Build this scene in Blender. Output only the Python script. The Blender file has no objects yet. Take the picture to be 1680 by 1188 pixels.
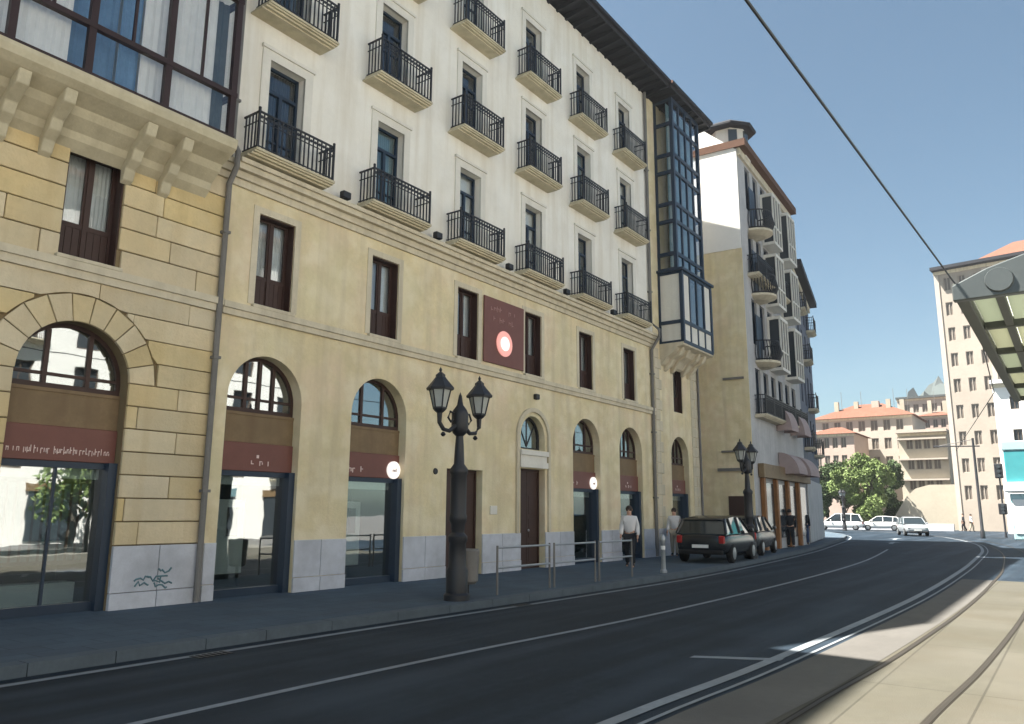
import bpy, bmesh, math, random
from mathutils import Vector, Matrix
random.seed(7)
R = math.radians
scene = bpy.context.scene
COL = scene.collection

# ------------------------------------------------------------------ camera
cam = bpy.data.cameras.new('camera')
cam.sensor_width = 36.0
cam.lens = 27.256
cam.clip_start = 0.05
cam.clip_end = 3000
camo = bpy.data.objects.new('camera', cam)
COL.objects.link(camo)
CAMR = ((0.58286937, -0.15731206, -0.79719271), (-0.81254404, -0.10564853, -0.57324564), (0.00595621, 0.98188151, -0.18940227))
camo.matrix_world = Matrix.Translation((0, 0, 1.7)) @ Matrix(CAMR).to_4x4()
scene.camera = camo

# ------------------------------------------------------------------ sky, sun, exposure
SUN = Vector((0.32, -0.50, -1.0)).normalized()          # direction the sunlight travels
elev = math.asin(-SUN.z)
to_sun = -SUN
az = math.atan2(to_sun.x, to_sun.y)
world = bpy.data.worlds.new('World')
scene.world = world
world.use_nodes = True
wn = world.node_tree
wn.nodes.clear()
sky = wn.nodes.new('ShaderNodeTexSky')
sky.sky_type = 'NISHITA'
sky.sun_disc = False
sky.sun_elevation = elev
sky.sun_rotation = az
sky.air_density = 0.9
sky.dust_density = 1.6
sky.ozone_density = 1.3
bg = wn.nodes.new('ShaderNodeBackground')
bg.inputs['Strength'].default_value = 0.05
wo = wn.nodes.new('ShaderNodeOutputWorld')
tintn = wn.nodes.new('ShaderNodeMix')
tintn.data_type = 'RGBA'
tintn.blend_type = 'MULTIPLY'
tintn.inputs[0].default_value = 1.0
tintn.inputs[7].default_value = (0.66, 0.755, 0.69, 1)
wn.links.new(sky.outputs[0], tintn.inputs[6])
wn.links.new(tintn.outputs[2], bg.inputs[0])
wn.links.new(bg.outputs[0], wo.inputs[0])
sl = bpy.data.lights.new('sun', 'SUN')
sl.energy = 5.0
sl.angle = R(0.5)
sl.color = (1.0, 0.945, 0.85)
so = bpy.data.objects.new('sun', sl)
so.rotation_euler = SUN.to_track_quat('-Z', 'Y').to_euler()
so.location = (0, 30, 60)
COL.objects.link(so)
vs = scene.view_settings
vs.view_transform = 'Standard'
vs.look = 'None'
vs.exposure = 2.2
vs.gamma = 1.0
vs.use_curve_mapping = False
scene.cycles.use_denoising = True
scene.cycles.max_bounces = 8
scene.cycles.transparent_max_bounces = 12

# ------------------------------------------------------------------ materials
def mat(name, col, rough=0.8, var=0.12, scale=6.0, bump=0.0, bscale=60.0, metal=0.0, stain=0.0, stain_col=None, spec=0.3, streak=0.0, blotch=(), objvar=0.0):
    m = bpy.data.materials.new(name)
    m.use_nodes = True
    nt = m.node_tree
    b = nt.nodes['Principled BSDF']
    b.inputs['Roughness'].default_value = rough
    b.inputs['Metallic'].default_value = metal
    b.inputs['Specular IOR Level'].default_value = spec
    tc = nt.nodes.new('ShaderNodeTexCoord')
    geo = nt.nodes.new('ShaderNodeNewGeometry')
    c = nt.nodes.new('ShaderNodeRGB')
    c.outputs[0].default_value = (*col, 1)
    last = c.outputs[0]
    def mixin(fac, colour, typ='MIX'):
        nonlocal last
        mx = nt.nodes.new('ShaderNodeMix')
        mx.data_type = 'RGBA'
        mx.blend_type = typ
        nt.links.new(fac, mx.inputs[0])
        nt.links.new(last, mx.inputs[6])
        mx.inputs[7].default_value = (*colour, 1)
        last = mx.outputs[2]
    if var > 0:
        for sc, amt in ((scale, var), (scale * 0.13, var * 0.8), (scale * 7, var * 0.6)):
            n = nt.nodes.new('ShaderNodeTexNoise')
            n.inputs['Scale'].default_value = sc
            n.inputs['Detail'].default_value = 5
            nt.links.new(geo.outputs['Position'], n.inputs['Vector'])
            mr = nt.nodes.new('ShaderNodeMapRange')
            mr.inputs[1].default_value = 0.35
            mr.inputs[2].default_value = 0.7
            mr.inputs[3].default_value = 0.0
            mr.inputs[4].default_value = min(1.0, amt * 3)
            nt.links.new(n.outputs[0], mr.inputs[0])
            mixin(mr.outputs[0], tuple(x * (1 - 0.33) for x in col))
    for bl in blotch:
        bc, amt, bs = bl[:3]
        n = nt.nodes.new('ShaderNodeTexNoise')
        n.inputs['Scale'].default_value = bs
        n.inputs['Detail'].default_value = 3
        mp = nt.nodes.new('ShaderNodeMapping')
        mp.inputs['Location'].default_value = (bs * 13.7, amt * 31, bc[0] * 50)
        if len(bl) > 3:
            mp.inputs['Scale'].default_value = bl[3]
        nt.links.new(geo.outputs['Position'], mp.inputs[0])
        nt.links.new(mp.outputs[0], n.inputs['Vector'])
        mr = nt.nodes.new('ShaderNodeMapRange')
        mr.inputs[1].default_value = 0.45
        mr.inputs[2].default_value = 0.68
        mr.inputs[4].default_value = amt
        nt.links.new(n.outputs[0], mr.inputs[0])
        mixin(mr.outputs[0], bc)
    if objvar > 0:
        oi = nt.nodes.new('ShaderNodeObjectInfo')
        hs_ = nt.nodes.new('ShaderNodeHueSaturation')
        mr = nt.nodes.new('ShaderNodeMapRange')
        mr.inputs[3].default_value = 1 - objvar
        mr.inputs[4].default_value = 1 + objvar * 0.6
        nt.links.new(oi.outputs['Random'], mr.inputs[0])
        nt.links.new(mr.outputs[0], hs_.inputs['Value'])
        nt.links.new(last, hs_.inputs['Color'])
        sq = nt.nodes.new('ShaderNodeMath')
        sq.operation = 'FRACT'
        ml = nt.nodes.new('ShaderNodeMath')
        ml.operation = 'MULTIPLY'
        ml.inputs[1].default_value = 7.31
        nt.links.new(oi.outputs['Random'], ml.inputs[0])
        nt.links.new(ml.outputs[0], sq.inputs[0])
        m2 = nt.nodes.new('ShaderNodeMapRange')
        m2.inputs[3].default_value = 0.8
        m2.inputs[4].default_value = 1.2
        nt.links.new(sq.outputs[0], m2.inputs[0])
        nt.links.new(m2.outputs[0], hs_.inputs['Saturation'])
        last = hs_.outputs[0]
    if stain > 0 or streak > 0:
        mp = nt.nodes.new('ShaderNodeMapping')
        mp.inputs['Scale'].default_value = (2.2, 2.2, 0.16) if streak > 0 else (0.5, 0.5, 0.5)
        nt.links.new(geo.outputs['Position'], mp.inputs[0])
        n = nt.nodes.new('ShaderNodeTexNoise')
        n.inputs['Scale'].default_value = 1.6
        n.inputs['Detail'].default_value = 6
        nt.links.new(mp.outputs[0], n.inputs['Vector'])
        mr = nt.nodes.new('ShaderNodeMapRange')
        mr.inputs[1].default_value = 0.48
        mr.inputs[2].default_value = 0.75
        mr.inputs[3].default_value = 0.0
        mr.inputs[4].default_value = max(stain, streak)
        nt.links.new(n.outputs[0], mr.inputs[0])
        mixin(mr.outputs[0], stain_col or tuple(x * 0.5 for x in col))
    nt.links.new(last, b.inputs['Base Color'])
    if bump > 0:
        n = nt.nodes.new('ShaderNodeTexNoise')
        n.inputs['Scale'].default_value = bscale
        n.inputs['Detail'].default_value = 6
        nt.links.new(geo.outputs['Position'], n.inputs['Vector'])
        bp = nt.nodes.new('ShaderNodeBump')
        bp.inputs['Strength'].default_value = bump
        bp.inputs['Distance'].default_value = 0.02
        nt.links.new(n.outputs[0], bp.inputs['Height'])
        nt.links.new(bp.outputs[0], b.inputs['Normal'])
    return m

def glassmat(name, tint=(0.93, 0.95, 0.96), ior=1.8, wav=0.005):
    m = bpy.data.materials.new(name)
    m.use_nodes = True
    nt = m.node_tree
    nt.nodes.clear()
    out = nt.nodes.new('ShaderNodeOutputMaterial')
    tr = nt.nodes.new('ShaderNodeBsdfTransparent')
    tr.inputs[0].default_value = (*tint, 1)
    gl = nt.nodes.new('ShaderNodeBsdfGlossy')
    gl.inputs['Roughness'].default_value = 0.015
    gl.inputs[0].default_value = (0.95, 0.97, 1, 1)
    f0 = ((ior - 1) / (ior + 1)) ** 2
    gg = nt.nodes.new('ShaderNodeNewGeometry')
    dt = nt.nodes.new('ShaderNodeVectorMath')
    dt.operation = 'DOT_PRODUCT'
    nt.links.new(gg.outputs['Normal'], dt.inputs[0])
    nt.links.new(gg.outputs['Incoming'], dt.inputs[1])
    def mth(op, a_, b_=None):
        q = nt.nodes.new('ShaderNodeMath')
        q.operation = op
        for k_, v_ in enumerate((a_, b_)):
            if v_ is None:
                continue
            if isinstance(v_, (int, float)):
                q.inputs[k_].default_value = v_
            else:
                nt.links.new(v_, q.inputs[k_])
        return q.outputs[0]
    om = mth('SUBTRACT', 1.0, mth('ABSOLUTE', dt.outputs['Value']))
    frv = mth('ADD', mth('MULTIPLY', mth('POWER', om, 5.0), 1 - f0), f0)
    mx = nt.nodes.new('ShaderNodeMixShader')
    nt.links.new(frv, mx.inputs[0])
    nt.links.new(tr.outputs[0], mx.inputs[1])
    nt.links.new(gl.outputs[0], mx.inputs[2])
    nt.links.new(mx.outputs[0], out.inputs[0])
    g = nt.nodes.new('ShaderNodeNewGeometry')
    n = nt.nodes.new('ShaderNodeTexNoise')
    n.inputs['Scale'].default_value = 1.4
    nt.links.new(g.outputs['Position'], n.inputs['Vector'])
    bp = nt.nodes.new('ShaderNodeBump')
    bp.inputs['Strength'].default_value = 0.25
    bp.inputs['Distance'].default_value = wav
    nt.links.new(n.outputs[0], bp.inputs['Height'])
    nt.links.new(bp.outputs[0], gl.inputs['Normal'])
    return m

def emat(name, col, strength):
    m = bpy.data.materials.new(name)
    m.use_nodes = True
    b = m.node_tree.nodes['Principled BSDF']
    b.inputs['Base Color'].default_value = (*col, 1)
    b.inputs['Emission Color'].default_value = (*col, 1)
    b.inputs['Emission Strength'].default_value = strength
    b.inputs['Roughness'].default_value = 0.4
    return m

M = dict(
    stone=mat('ochre_sandstone', (0.79, 0.665, 0.415), 0.9, 0.16, 1.6, 0.35, 25, streak=0.5, stain_col=(0.50, 0.41, 0.27), blotch=(((0.77, 0.60, 0.46), 0.5, 0.9), ((0.69, 0.64, 0.42), 0.5, 0.7), ((0.82, 0.73, 0.54), 0.6, 2.2))),
    block=mat('ochre_ashlar', (0.72, 0.585, 0.355), 0.9, 0.2, 1.3, 0.4, 22, streak=0.45, stain_col=(0.46, 0.34, 0.17), objvar=0.09, blotch=(((0.73, 0.56, 0.32), 0.4, 1.1), ((0.66, 0.59, 0.43), 0.4, 0.8))),
    joint=mat('brown_mortar', (0.24, 0.18, 0.10), 0.95, 0.1),
    trim=mat('pale_stone_trim', (0.70, 0.62, 0.47), 0.85, 0.15, 2.0, 0.25, 25, streak=0.5, stain_col=(0.33, 0.28, 0.2)),
    plaster=mat('cream_plaster', (0.86, 0.825, 0.75), 0.9, 0.08, 1.2, 0.15, 40, streak=0.5, stain_col=(0.58, 0.51, 0.40), blotch=(((0.88, 0.86, 0.81), 0.5, 1.3), ((0.78, 0.73, 0.63), 0.4, 0.6))),
    surround=mat('white_window_surround', (0.76, 0.73, 0.66), 0.85, 0.08, 2, streak=0.3, stain_col=(0.5, 0.46, 0.4)),
    granite=mat('grey_granite', (0.60, 0.62, 0.68), 0.6, 0.15, 5, 0.1, 80, stain=0.5, stain_col=(0.2, 0.2, 0.22)),
    slab=mat('balcony_stone', (0.63, 0.56, 0.40), 0.85, 0.15, 2.5, 0.2, 30, streak=0.4, stain_col=(0.3, 0.25, 0.16)),
    iron=mat('black_iron', (0.016, 0.017, 0.022), 0.5, 0.1, 8, metal=0.0, spec=0.5),
    wood=mat('dark_brown_wood', (0.055, 0.026, 0.02), 0.55, 0.2, 7, spec=0.4),
    gwood=mat('gallery_brown_wood', (0.035, 0.016, 0.016), 0.5, 0.2, 7, spec=0.4),
    teal=mat('blue_black_frame', (0.018, 0.036, 0.066), 0.45, 0.1, 8, spec=0.4),
    fascia=mat('tan_wood_fascia', (0.27, 0.185, 0.10), 0.6, 0.3, 4, streak=0.5, stain_col=(0.14, 0.08, 0.045)),
    sign=mat('maroon_sign_board', (0.19, 0.075, 0.06), 0.45, 0.1, 4),
    letter=mat('pale_lettering', (0.78, 0.62, 0.58), 0.5, 0.05),
    white=mat('white_enamel', (0.82, 0.82, 0.80), 0.4, 0.04),
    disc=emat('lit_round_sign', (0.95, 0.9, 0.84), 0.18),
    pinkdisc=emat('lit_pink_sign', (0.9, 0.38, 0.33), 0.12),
    curtain=mat('white_curtain', (0.8, 0.8, 0.77), 0.9, 0.1, 6),
    bcurtain=mat('blue_curtain', (0.16, 0.30, 0.48), 0.8, 0.3, 3),
    blind=mat('white_roller_blind', (0.84, 0.83, 0.8), 0.8, 0.08, 9),
    dark=mat('dark_interior', (0.03, 0.03, 0.032), 0.9, 0.2, 2),
    shopdark=mat('shop_interior', (0.10, 0.12, 0.12), 0.9, 0.4, 1.5),
    tealblind=mat('teal_vertical_blind', (0.16, 0.27, 0.30), 0.8, 0.15, 4),
    eave=mat('dark_eave_timber', (0.02, 0.022, 0.03), 0.7, 0.2, 4),
    tile=mat('clay_roof_tile', (0.20, 0.085, 0.055), 0.85, 0.3, 3, 0.3, 20),
    darktile=mat('brown_roof_tile', (0.14, 0.07, 0.045), 0.85, 0.3, 3, 0.3, 20),
    pipe=mat('grey_drainpipe', (0.20, 0.19, 0.18), 0.5, 0.15, 4),
    asphalt=mat('asphalt', (0.012, 0.025, 0.040), 0.68, 0.3, 1.4, 0.6, 150, spec=0.22, stain=0.6, stain_col=(0.006, 0.012, 0.021), blotch=(((0.024, 0.040, 0.060), 0.75, 0.45), ((0.008, 0.017, 0.029), 0.6, 1.3), ((0.018, 0.030, 0.044), 0.8, 9.0), ((0.034, 0.050, 0.070), 0.8, 1.0, (0.07, 1.9, 1)), ((0.006, 0.012, 0.020), 0.6, 1.0, (0.12, 3.1, 1)))),
    gstrip=mat('pale_grey_strip_paving', (0.118, 0.112, 0.104), 0.9, 0.2, 1.2, 0.3, 60, stain=0.4, stain_col=(0.085, 0.082, 0.078)),
    platform=mat('pale_platform_paving', (0.21, 0.20, 0.175), 0.9, 0.2, 1.0),
    paint=mat('worn_road_paint', (0.27, 0.30, 0.33), 0.7, 0.32, 4, stain=0.5, stain_col=(0.2, 0.2, 0.2)),
    walk=mat('grey_pavement', (0.090, 0.130, 0.170), 0.9, 0.25, 1.5, 0.25, 70, stain=0.4, stain_col=(0.08, 0.08, 0.085)),
    kerb=mat('granite_kerb', (0.10, 0.125, 0.15), 0.8, 0.2, 3, 0.2, 60),
    tram=mat('beige_tram_paving', (0.090, 0.084, 0.064), 0.9, 0.22, 0.8, 0.3, 60, stain=0.4, stain_col=(0.085, 0.072, 0.05), blotch=(((0.108, 0.10, 0.083), 0.7, 0.5), ((0.082, 0.078, 0.063), 0.6, 1.6))),
    steel=mat('rail_steel', (0.045, 0.038, 0.03), 0.55, 0.2, 5, metal=0.2),
    groove=mat('rail_groove', (0.03, 0.026, 0.02), 0.9, 0.1),
    ground=mat('far_ground', (0.16, 0.155, 0.15), 0.95, 0.25, 0.3),
    gwhite=mat('white_wall_lit_gable', (0.82, 0.80, 0.77), 0.9, 0.05, 0.8),  # annexe wall white; on the gable it paints in the sunlight
    grey=mat('grey_stucco', (0.54, 0.53, 0.53), 0.9, 0.2, 1.2, 0.2, 20, streak=0.4),
    farwhite=mat('far_white_wall', (0.44, 0.39, 0.34), 0.9, 0.08, 0.6),
    farbeige=mat('far_beige_wall', (0.36, 0.315, 0.27), 0.9, 0.1, 0.5),
    farpink=mat('far_pink_wall', (0.46, 0.36, 0.31), 0.9, 0.1, 0.5),
    farcream=mat('far_cream_wall', (0.42, 0.38, 0.31), 0.9, 0.1, 0.5),
    rwall=mat('render_across_street', (0.88, 0.86, 0.82), 0.9, 0.06, 0.5),
    shutter=mat('brown_shutter', (0.12, 0.09, 0.07), 0.7, 0.2, 2),
    dglass=mat('dark_far_glass', (0.05, 0.06, 0.07), 0.15, 0.2, 0.6, spec=0.6),
    farpane=mat('far_blind_pane', (0.20, 0.17, 0.145), 0.3, 0.35, 0.6),
    farframe=mat('far_pale_frame', (0.42, 0.37, 0.32), 0.7, 0.2, 2),
    slate=mat('slate_blue_stucco', (0.15, 0.17, 0.22), 0.8, 0.2, 1.0, streak=0.4),
    leaf=mat('leaf_green', (0.19, 0.26, 0.085), 0.7, 0.4, 0.7),
    leafd=mat('dark_leaf_green', (0.08, 0.125, 0.05), 0.7, 0.4, 0.7),
    bark=mat('bark', (0.10, 0.08, 0.06), 0.9, 0.3, 5),
    hill=mat('hill_green', (0.085, 0.105, 0.105), 0.95, 0.4, 0.02),
    black=mat('black_car_paint', (0.010, 0.012, 0.015), 0.22, 0.0, spec=0.6),
    dgrey=mat('dark_grey_car_paint', (0.05, 0.055, 0.06), 0.25, 0.0, spec=0.6, metal=0.2),
    silver=mat('silver_car_paint', (0.36, 0.38, 0.40), 0.25, 0.0, spec=0.6, metal=0.4),
    wpaint=mat('white_van_paint', (0.78, 0.78, 0.77), 0.3, 0.0, spec=0.5),
    carglass=mat('car_glass', (0.02, 0.028, 0.032), 0.06, 0.0, spec=0.9),
    rubber=mat('tyre_rubber', (0.015, 0.015, 0.016), 0.85, 0.0),
    rim=mat('wheel_rim', (0.4, 0.41, 0.42), 0.35, 0.0, metal=0.8),
    redlamp=mat('red_tail_lamp', (0.35, 0.02, 0.02), 0.2, 0.0),
    lampglass=mat('frosted_lantern_glass', (0.42, 0.44, 0.42), 0.3, 0.1, 8),
    galv=mat('galvanised_steel', (0.40, 0.42, 0.44), 0.4, 0.12, 5, metal=0.5),
    skin=mat('skin', (0.50, 0.30, 0.22), 0.6, 0.0),
    hair=mat('dark_hair', (0.03, 0.02, 0.016), 0.6, 0.0),
    shirtw=mat('white_shirt', (0.72, 0.70, 0.70), 0.9, 0.05, 9),
    clothd=mat('dark_cloth', (0.022, 0.024, 0.03), 0.9, 0.1, 9),
    clothb=mat('blue_cloth', (0.05, 0.08, 0.16), 0.9, 0.1, 9),
    clothg=mat('beige_cloth', (0.42, 0.36, 0.28), 0.9, 0.1, 9),
    pinkcloth=mat('pink_awning_cloth', (0.42, 0.33, 0.32), 0.85, 0.12, 3),
    orange=mat('orange_timber', (0.33, 0.15, 0.055), 0.6, 0.25, 5),
    tealpanel=mat('teal_panel', (0.06, 0.30, 0.33), 0.35, 0.1, 2),
    paleteal=mat('pale_teal_panel', (0.38, 0.58, 0.60), 0.35, 0.1, 2),
    canopygrey=mat('grey_canopy_metal', (0.11, 0.125, 0.128), 0.35, 0.12, 3, metal=0.3),
    canopydark=mat('dark_canopy_beam', (0.10, 0.11, 0.10), 0.5, 0.1, 4),
    graffiti=mat('teal_graffiti_paint', (0.13, 0.24, 0.28), 0.7, 0.3, 6),
    glass=glassmat('window_glass'),
    shopglass=glassmat('shop_glass', (0.8, 0.86, 0.86), 3.0),
    galglass=glassmat('gallery_glass', (0.95, 0.96, 0.97), 1.7),
)
def translucent(name, col):
    m = bpy.data.materials.new(name)
    m.use_nodes = True
    nt = m.node_tree
    nt.nodes.clear()
    out = nt.nodes.new('ShaderNodeOutputMaterial')
    a = nt.nodes.new('ShaderNodeBsdfTranslucent')
    a.inputs[0].default_value = (*col, 1)
    d = nt.nodes.new('ShaderNodeBsdfDiffuse')
    d.inputs[0].default_value = (*col, 1)
    mx = nt.nodes.new('ShaderNodeMixShader')
    mx.inputs[0].default_value = 0.4
    nt.links.new(a.outputs[0], mx.inputs[1])
    nt.links.new(d.outputs[0], mx.inputs[2])
    nt.links.new(mx.outputs[0], out.inputs[0])
    return m
def add_joints(name, bw, bh, size, dark, off=0.5):
    """thin joint lines between slabs, in the colour and as fine relief"""
    m = M[name]
    nt = m.node_tree
    b_ = nt.nodes['Principled BSDF']
    geo = nt.nodes.new('ShaderNodeNewGeometry')
    br = nt.nodes.new('ShaderNodeTexBrick')
    br.offset = off
    br.inputs['Scale'].default_value = 1.0
    br.inputs['Mortar Size'].default_value = size
    br.inputs['Brick Width'].default_value = bw
    br.inputs['Row Height'].default_value = bh
    br.inputs['Color1'].default_value = (1, 1, 1, 1)
    br.inputs['Color2'].default_value = (0.86, 0.87, 0.88, 1)
    br.inputs['Mortar'].default_value = (dark, dark, dark, 1)
    nt.links.new(geo.outputs['Position'], br.inputs['Vector'])
    mx = nt.nodes.new('ShaderNodeMix')
    mx.data_type = 'RGBA'
    mx.blend_type = 'MULTIPLY'
    mx.inputs[0].default_value = 1.0
    src = b_.inputs['Base Color'].links[0].from_socket
    nt.links.new(src, mx.inputs[6])
    nt.links.new(br.outputs['Color'], mx.inputs[7])
    nt.links.new(mx.outputs[2], b_.inputs['Base Color'])
add_joints('walk', 0.6, 0.4, 0.008, 0.55)
add_joints('tram', 3.0, 0.92, 0.012, 0.6, 0.0)
M['canopyglass'] = translucent('frosted_canopy_glass', (0.60, 0.63, 0.56))
M['canopyyel'] = translucent('yellowed_canopy_glass', (0.66, 0.66, 0.57))

# ------------------------------------------------------------------ mesh builder
class MB:
    def __init__(s):
        s.v = []
        s.f = []
    def quad(s, a, b, c, d):
        n = len(s.v)
        s.v += [a, b, c, d]
        s.f.append((n, n + 1, n + 2, n + 3))
        return s
    def poly(s, pts):
        n = len(s.v)
        s.v += list(pts)
        s.f.append(tuple(range(n, n + len(pts))))
        return s
    def box(s, x0, x1, y0, y1, z0, z1):
        n = len(s.v)
        s.v += [(x0, y0, z0), (x1, y0, z0), (x1, y1, z0), (x0, y1, z0), (x0, y0, z1), (x1, y0, z1), (x1, y1, z1), (x0, y1, z1)]
        for f in ((0, 3, 2, 1), (4, 5, 6, 7), (0, 1, 5, 4), (1, 2, 6, 5), (2, 3, 7, 6), (3, 0, 4, 7)):
            s.f.append(tuple(n + i for i in f))
        return s
    def prism(s, pts, a, b, axis='y'):
        """pts: 2D outline; axis y -> (x,z) outline extruded a..b in y; x -> (y,z); z -> (x,y)"""
        def P(p, t):
            return {'y': (p[0], t, p[1]), 'x': (t, p[0], p[1]), 'z': (p[0], p[1], t)}[axis]
        n = len(s.v)
        k = len(pts)
        s.v += [P(p, a) for p in pts] + [P(p, b) for p in pts]
        s.f.append(tuple(n + i for i in range(k)))
        s.f.append(tuple(n + k + i for i in reversed(range(k))))
        for i in range(k):
            j = (i + 1) % k
            s.f.append((n + i, n + k + i, n + k + j, n + j))
        return s
    def tube(s, path, r, seg=8, cap=True):
        path = [Vector(p) for p in path]
        rs = r if isinstance(r, (list, tuple)) else [r] * len(path)
        base = len(s.v)
        for i, p in enumerate(path):
            d = (path[min(i + 1, len(path) - 1)] - path[max(i - 1, 0)])
            d.normalize()
            up = Vector((0, 0, 1)) if abs(d.z) < 0.9 else Vector((1, 0, 0))
            a = d.cross(up).normalized()
            b = d.cross(a).normalized()
            for k in range(seg):
                t = 2 * math.pi * k / seg
                s.v.append(tuple(p + (a * math.cos(t) + b * math.sin(t)) * rs[i]))
        for i in range(len(path) - 1):
            for k in range(seg):
                k2 = (k + 1) % seg
                s.f.append((base + i * seg + k, base + i * seg + k2, base + (i + 1) * seg + k2, base + (i + 1) * seg + k))
        if cap:
            s.f.append(tuple(base + k for k in reversed(range(seg))))
            s.f.append(tuple(base + (len(path) - 1) * seg + k for k in range(seg)))
        return s
    def lathe(s, prof, c=(0, 0, 0), seg=16, axis='z', rot=0.0):
        base = len(s.v)
        for r_, h_ in prof:
            for k in range(seg):
                t = 2 * math.pi * k / seg + rot
                u, w = r_ * math.cos(t), r_ * math.sin(t)
                if axis == 'z':
                    s.v.append((c[0] + u, c[1] + w, c[2] + h_))
                elif axis == 'y':
                    s.v.append((c[0] + u, c[1] + h_, c[2] + w))
                else:
                    s.v.append((c[0] + h_, c[1] + u, c[2] + w))
        for i in range(len(prof) - 1):
            for k in range(seg):
                k2 = (k + 1) % seg
                s.f.append((base + i * seg + k, base + i * seg + k2, base + (i + 1) * seg + k2, base + (i + 1) * seg + k))
        s.f.append(tuple(base + k for k in reversed(range(seg))))
        s.f.append(tuple(base + (len(prof) - 1) * seg + k for k in range(seg)))
        return s
    def mesh(s, name, m, smooth=False, bevel=0.0):
        me = bpy.data.meshes.new(name)
        me.from_pydata(s.v, [], s.f)
        bm = bmesh.new()
        bm.from_mesh(me)
        bmesh.ops.remove_doubles(bm, verts=bm.verts, dist=1e-5)
        bmesh.ops.recalc_face_normals(bm, faces=bm.faces) if bevel >= 0 else None
        if bevel > 0:
            bmesh.ops.bevel(bm, geom=bm.edges[:], offset=bevel, segments=1, affect='EDGES', clamp_overlap=True)
        bm.to_mesh(me)
        bm.free()
        me.materials.append(M[m] if isinstance(m, str) else m)
        if smooth:
            for p in me.polygons:
                p.use_smooth = True
            try:
                me.set_sharp_from_angle(angle=R(35))
            except Exception:
                pass
        return me
    def build(s, name, m, parent=None, loc=(0, 0, 0), rotz=0, smooth=False, bevel=0.0):
        return put(name, s.mesh(name, m, smooth, bevel), parent, loc, rotz)

def put(name, me, parent=None, loc=(0, 0, 0), rotz=0):
    o = bpy.data.objects.new(name, me)
    COL.objects.link(o)
    o.location = loc
    o.rotation_euler = (0, 0, rotz)
    if parent:
        o.parent = parent
    return o
def tag(o, label, cat, group=None):
    o['label'] = label
    o['category'] = cat
    if group:
        o['group'] = group
    return o
def thing(name, label, cat, loc=(0, 0, 0), rotz=0, group=None):
    o = bpy.data.objects.new(name, None)
    o.empty_display_size = 0.3
    COL.objects.link(o)
    o.location = loc
    o.rotation_euler = (0, 0, rotz)
    return tag(o, label, cat, group)
def struct(o, kind='structure'):
    o['kind'] = kind
    return o
CACHE = {}
def cached(key, fn):
    if key not in CACHE:
        CACHE[key] = fn()
    return CACHE[key]
def copy_tree(o, parent=None):
    c = o.copy()
    COL.objects.link(c)
    c.parent = parent
    for ch in o.children:
        copy_tree(ch, c)
    return c

def in_op(x, z, ops):
    return any(o[0] < x < o[1] and o[2] < z < o[3] for o in ops)
def wall_mesh(x0, x1, z0, z1, ops, depth=0.3, y=0.0):
    """front sheet with rectangular / arched openings and their reveals. op = (x0,x1,z0,z1,arch)"""
    b = MB()
    xs = sorted({x0, x1, *[v for o in ops for v in o[:2] if x0 <= v <= x1]})
    zs = sorted({z0, z1, *[v for o in ops for v in o[2:4] if z0 <= v <= z1]})
    for i in range(len(xs) - 1):
        for j in range(len(zs) - 1):
            if in_op((xs[i] + xs[i + 1]) / 2, (zs[j] + zs[j + 1]) / 2, ops):
                continue
            b.quad((xs[i], y, zs[j]), (xs[i + 1], y, zs[j]), (xs[i + 1], y, zs[j + 1]), (xs[i], y, zs[j + 1]))
    for o in ops:
        a0, a1, c0, c1 = o[:4]
        arch = len(o) > 4 and o[4]
        y2 = y + depth
        sp = c1 - (a1 - a0) / 2 if arch else c1
        b.quad((a0, y, c0), (a0, y, sp), (a0, y2, sp), (a0, y2, c0))
        b.quad((a1, y, c0), (a1, y2, c0), (a1, y2, sp), (a1, y, sp))
        if c0 > z0 + 0.01:
            b.quad((a0, y, c0), (a0, y2, c0), (a1, y2, c0), (a1, y, c0))
        if arch:
            r = (a1 - a0) / 2
            cx = (a0 + a1) / 2
            N = 18
            P = [(cx - r * math.cos(math.pi * k / N), sp + r * math.sin(math.pi * k / N)) for k in range(N + 1)]
            for k in range(N):
                p, q = P[k], P[k + 1]
                b.quad((p[0], y, p[1]), (q[0], y, q[1]), (q[0], y, c1), (p[0], y, c1))
                b.quad((p[0], y, p[1]), (p[0], y2, p[1]), (q[0], y2, q[1]), (q[0], y, q[1]))
        else:
            b.quad((a0, y, c1), (a1, y, c1), (a1, y2, c1), (a0, y2, c1))
    return b
def ring(b, w, h, t, y0, y1, z0=0.0):
    b.box(-w / 2, -w / 2 + t, y0, y1, z0, z0 + h)
    b.box(w / 2 - t, w / 2, y0, y1, z0, z0 + h)
    b.box(-w / 2 + t, w / 2 - t, y0, y1, z0, z0 + t)
    b.box(-w / 2 + t, w / 2 - t, y0, y1, z0 + h - t, z0 + h)
    return b

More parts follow.
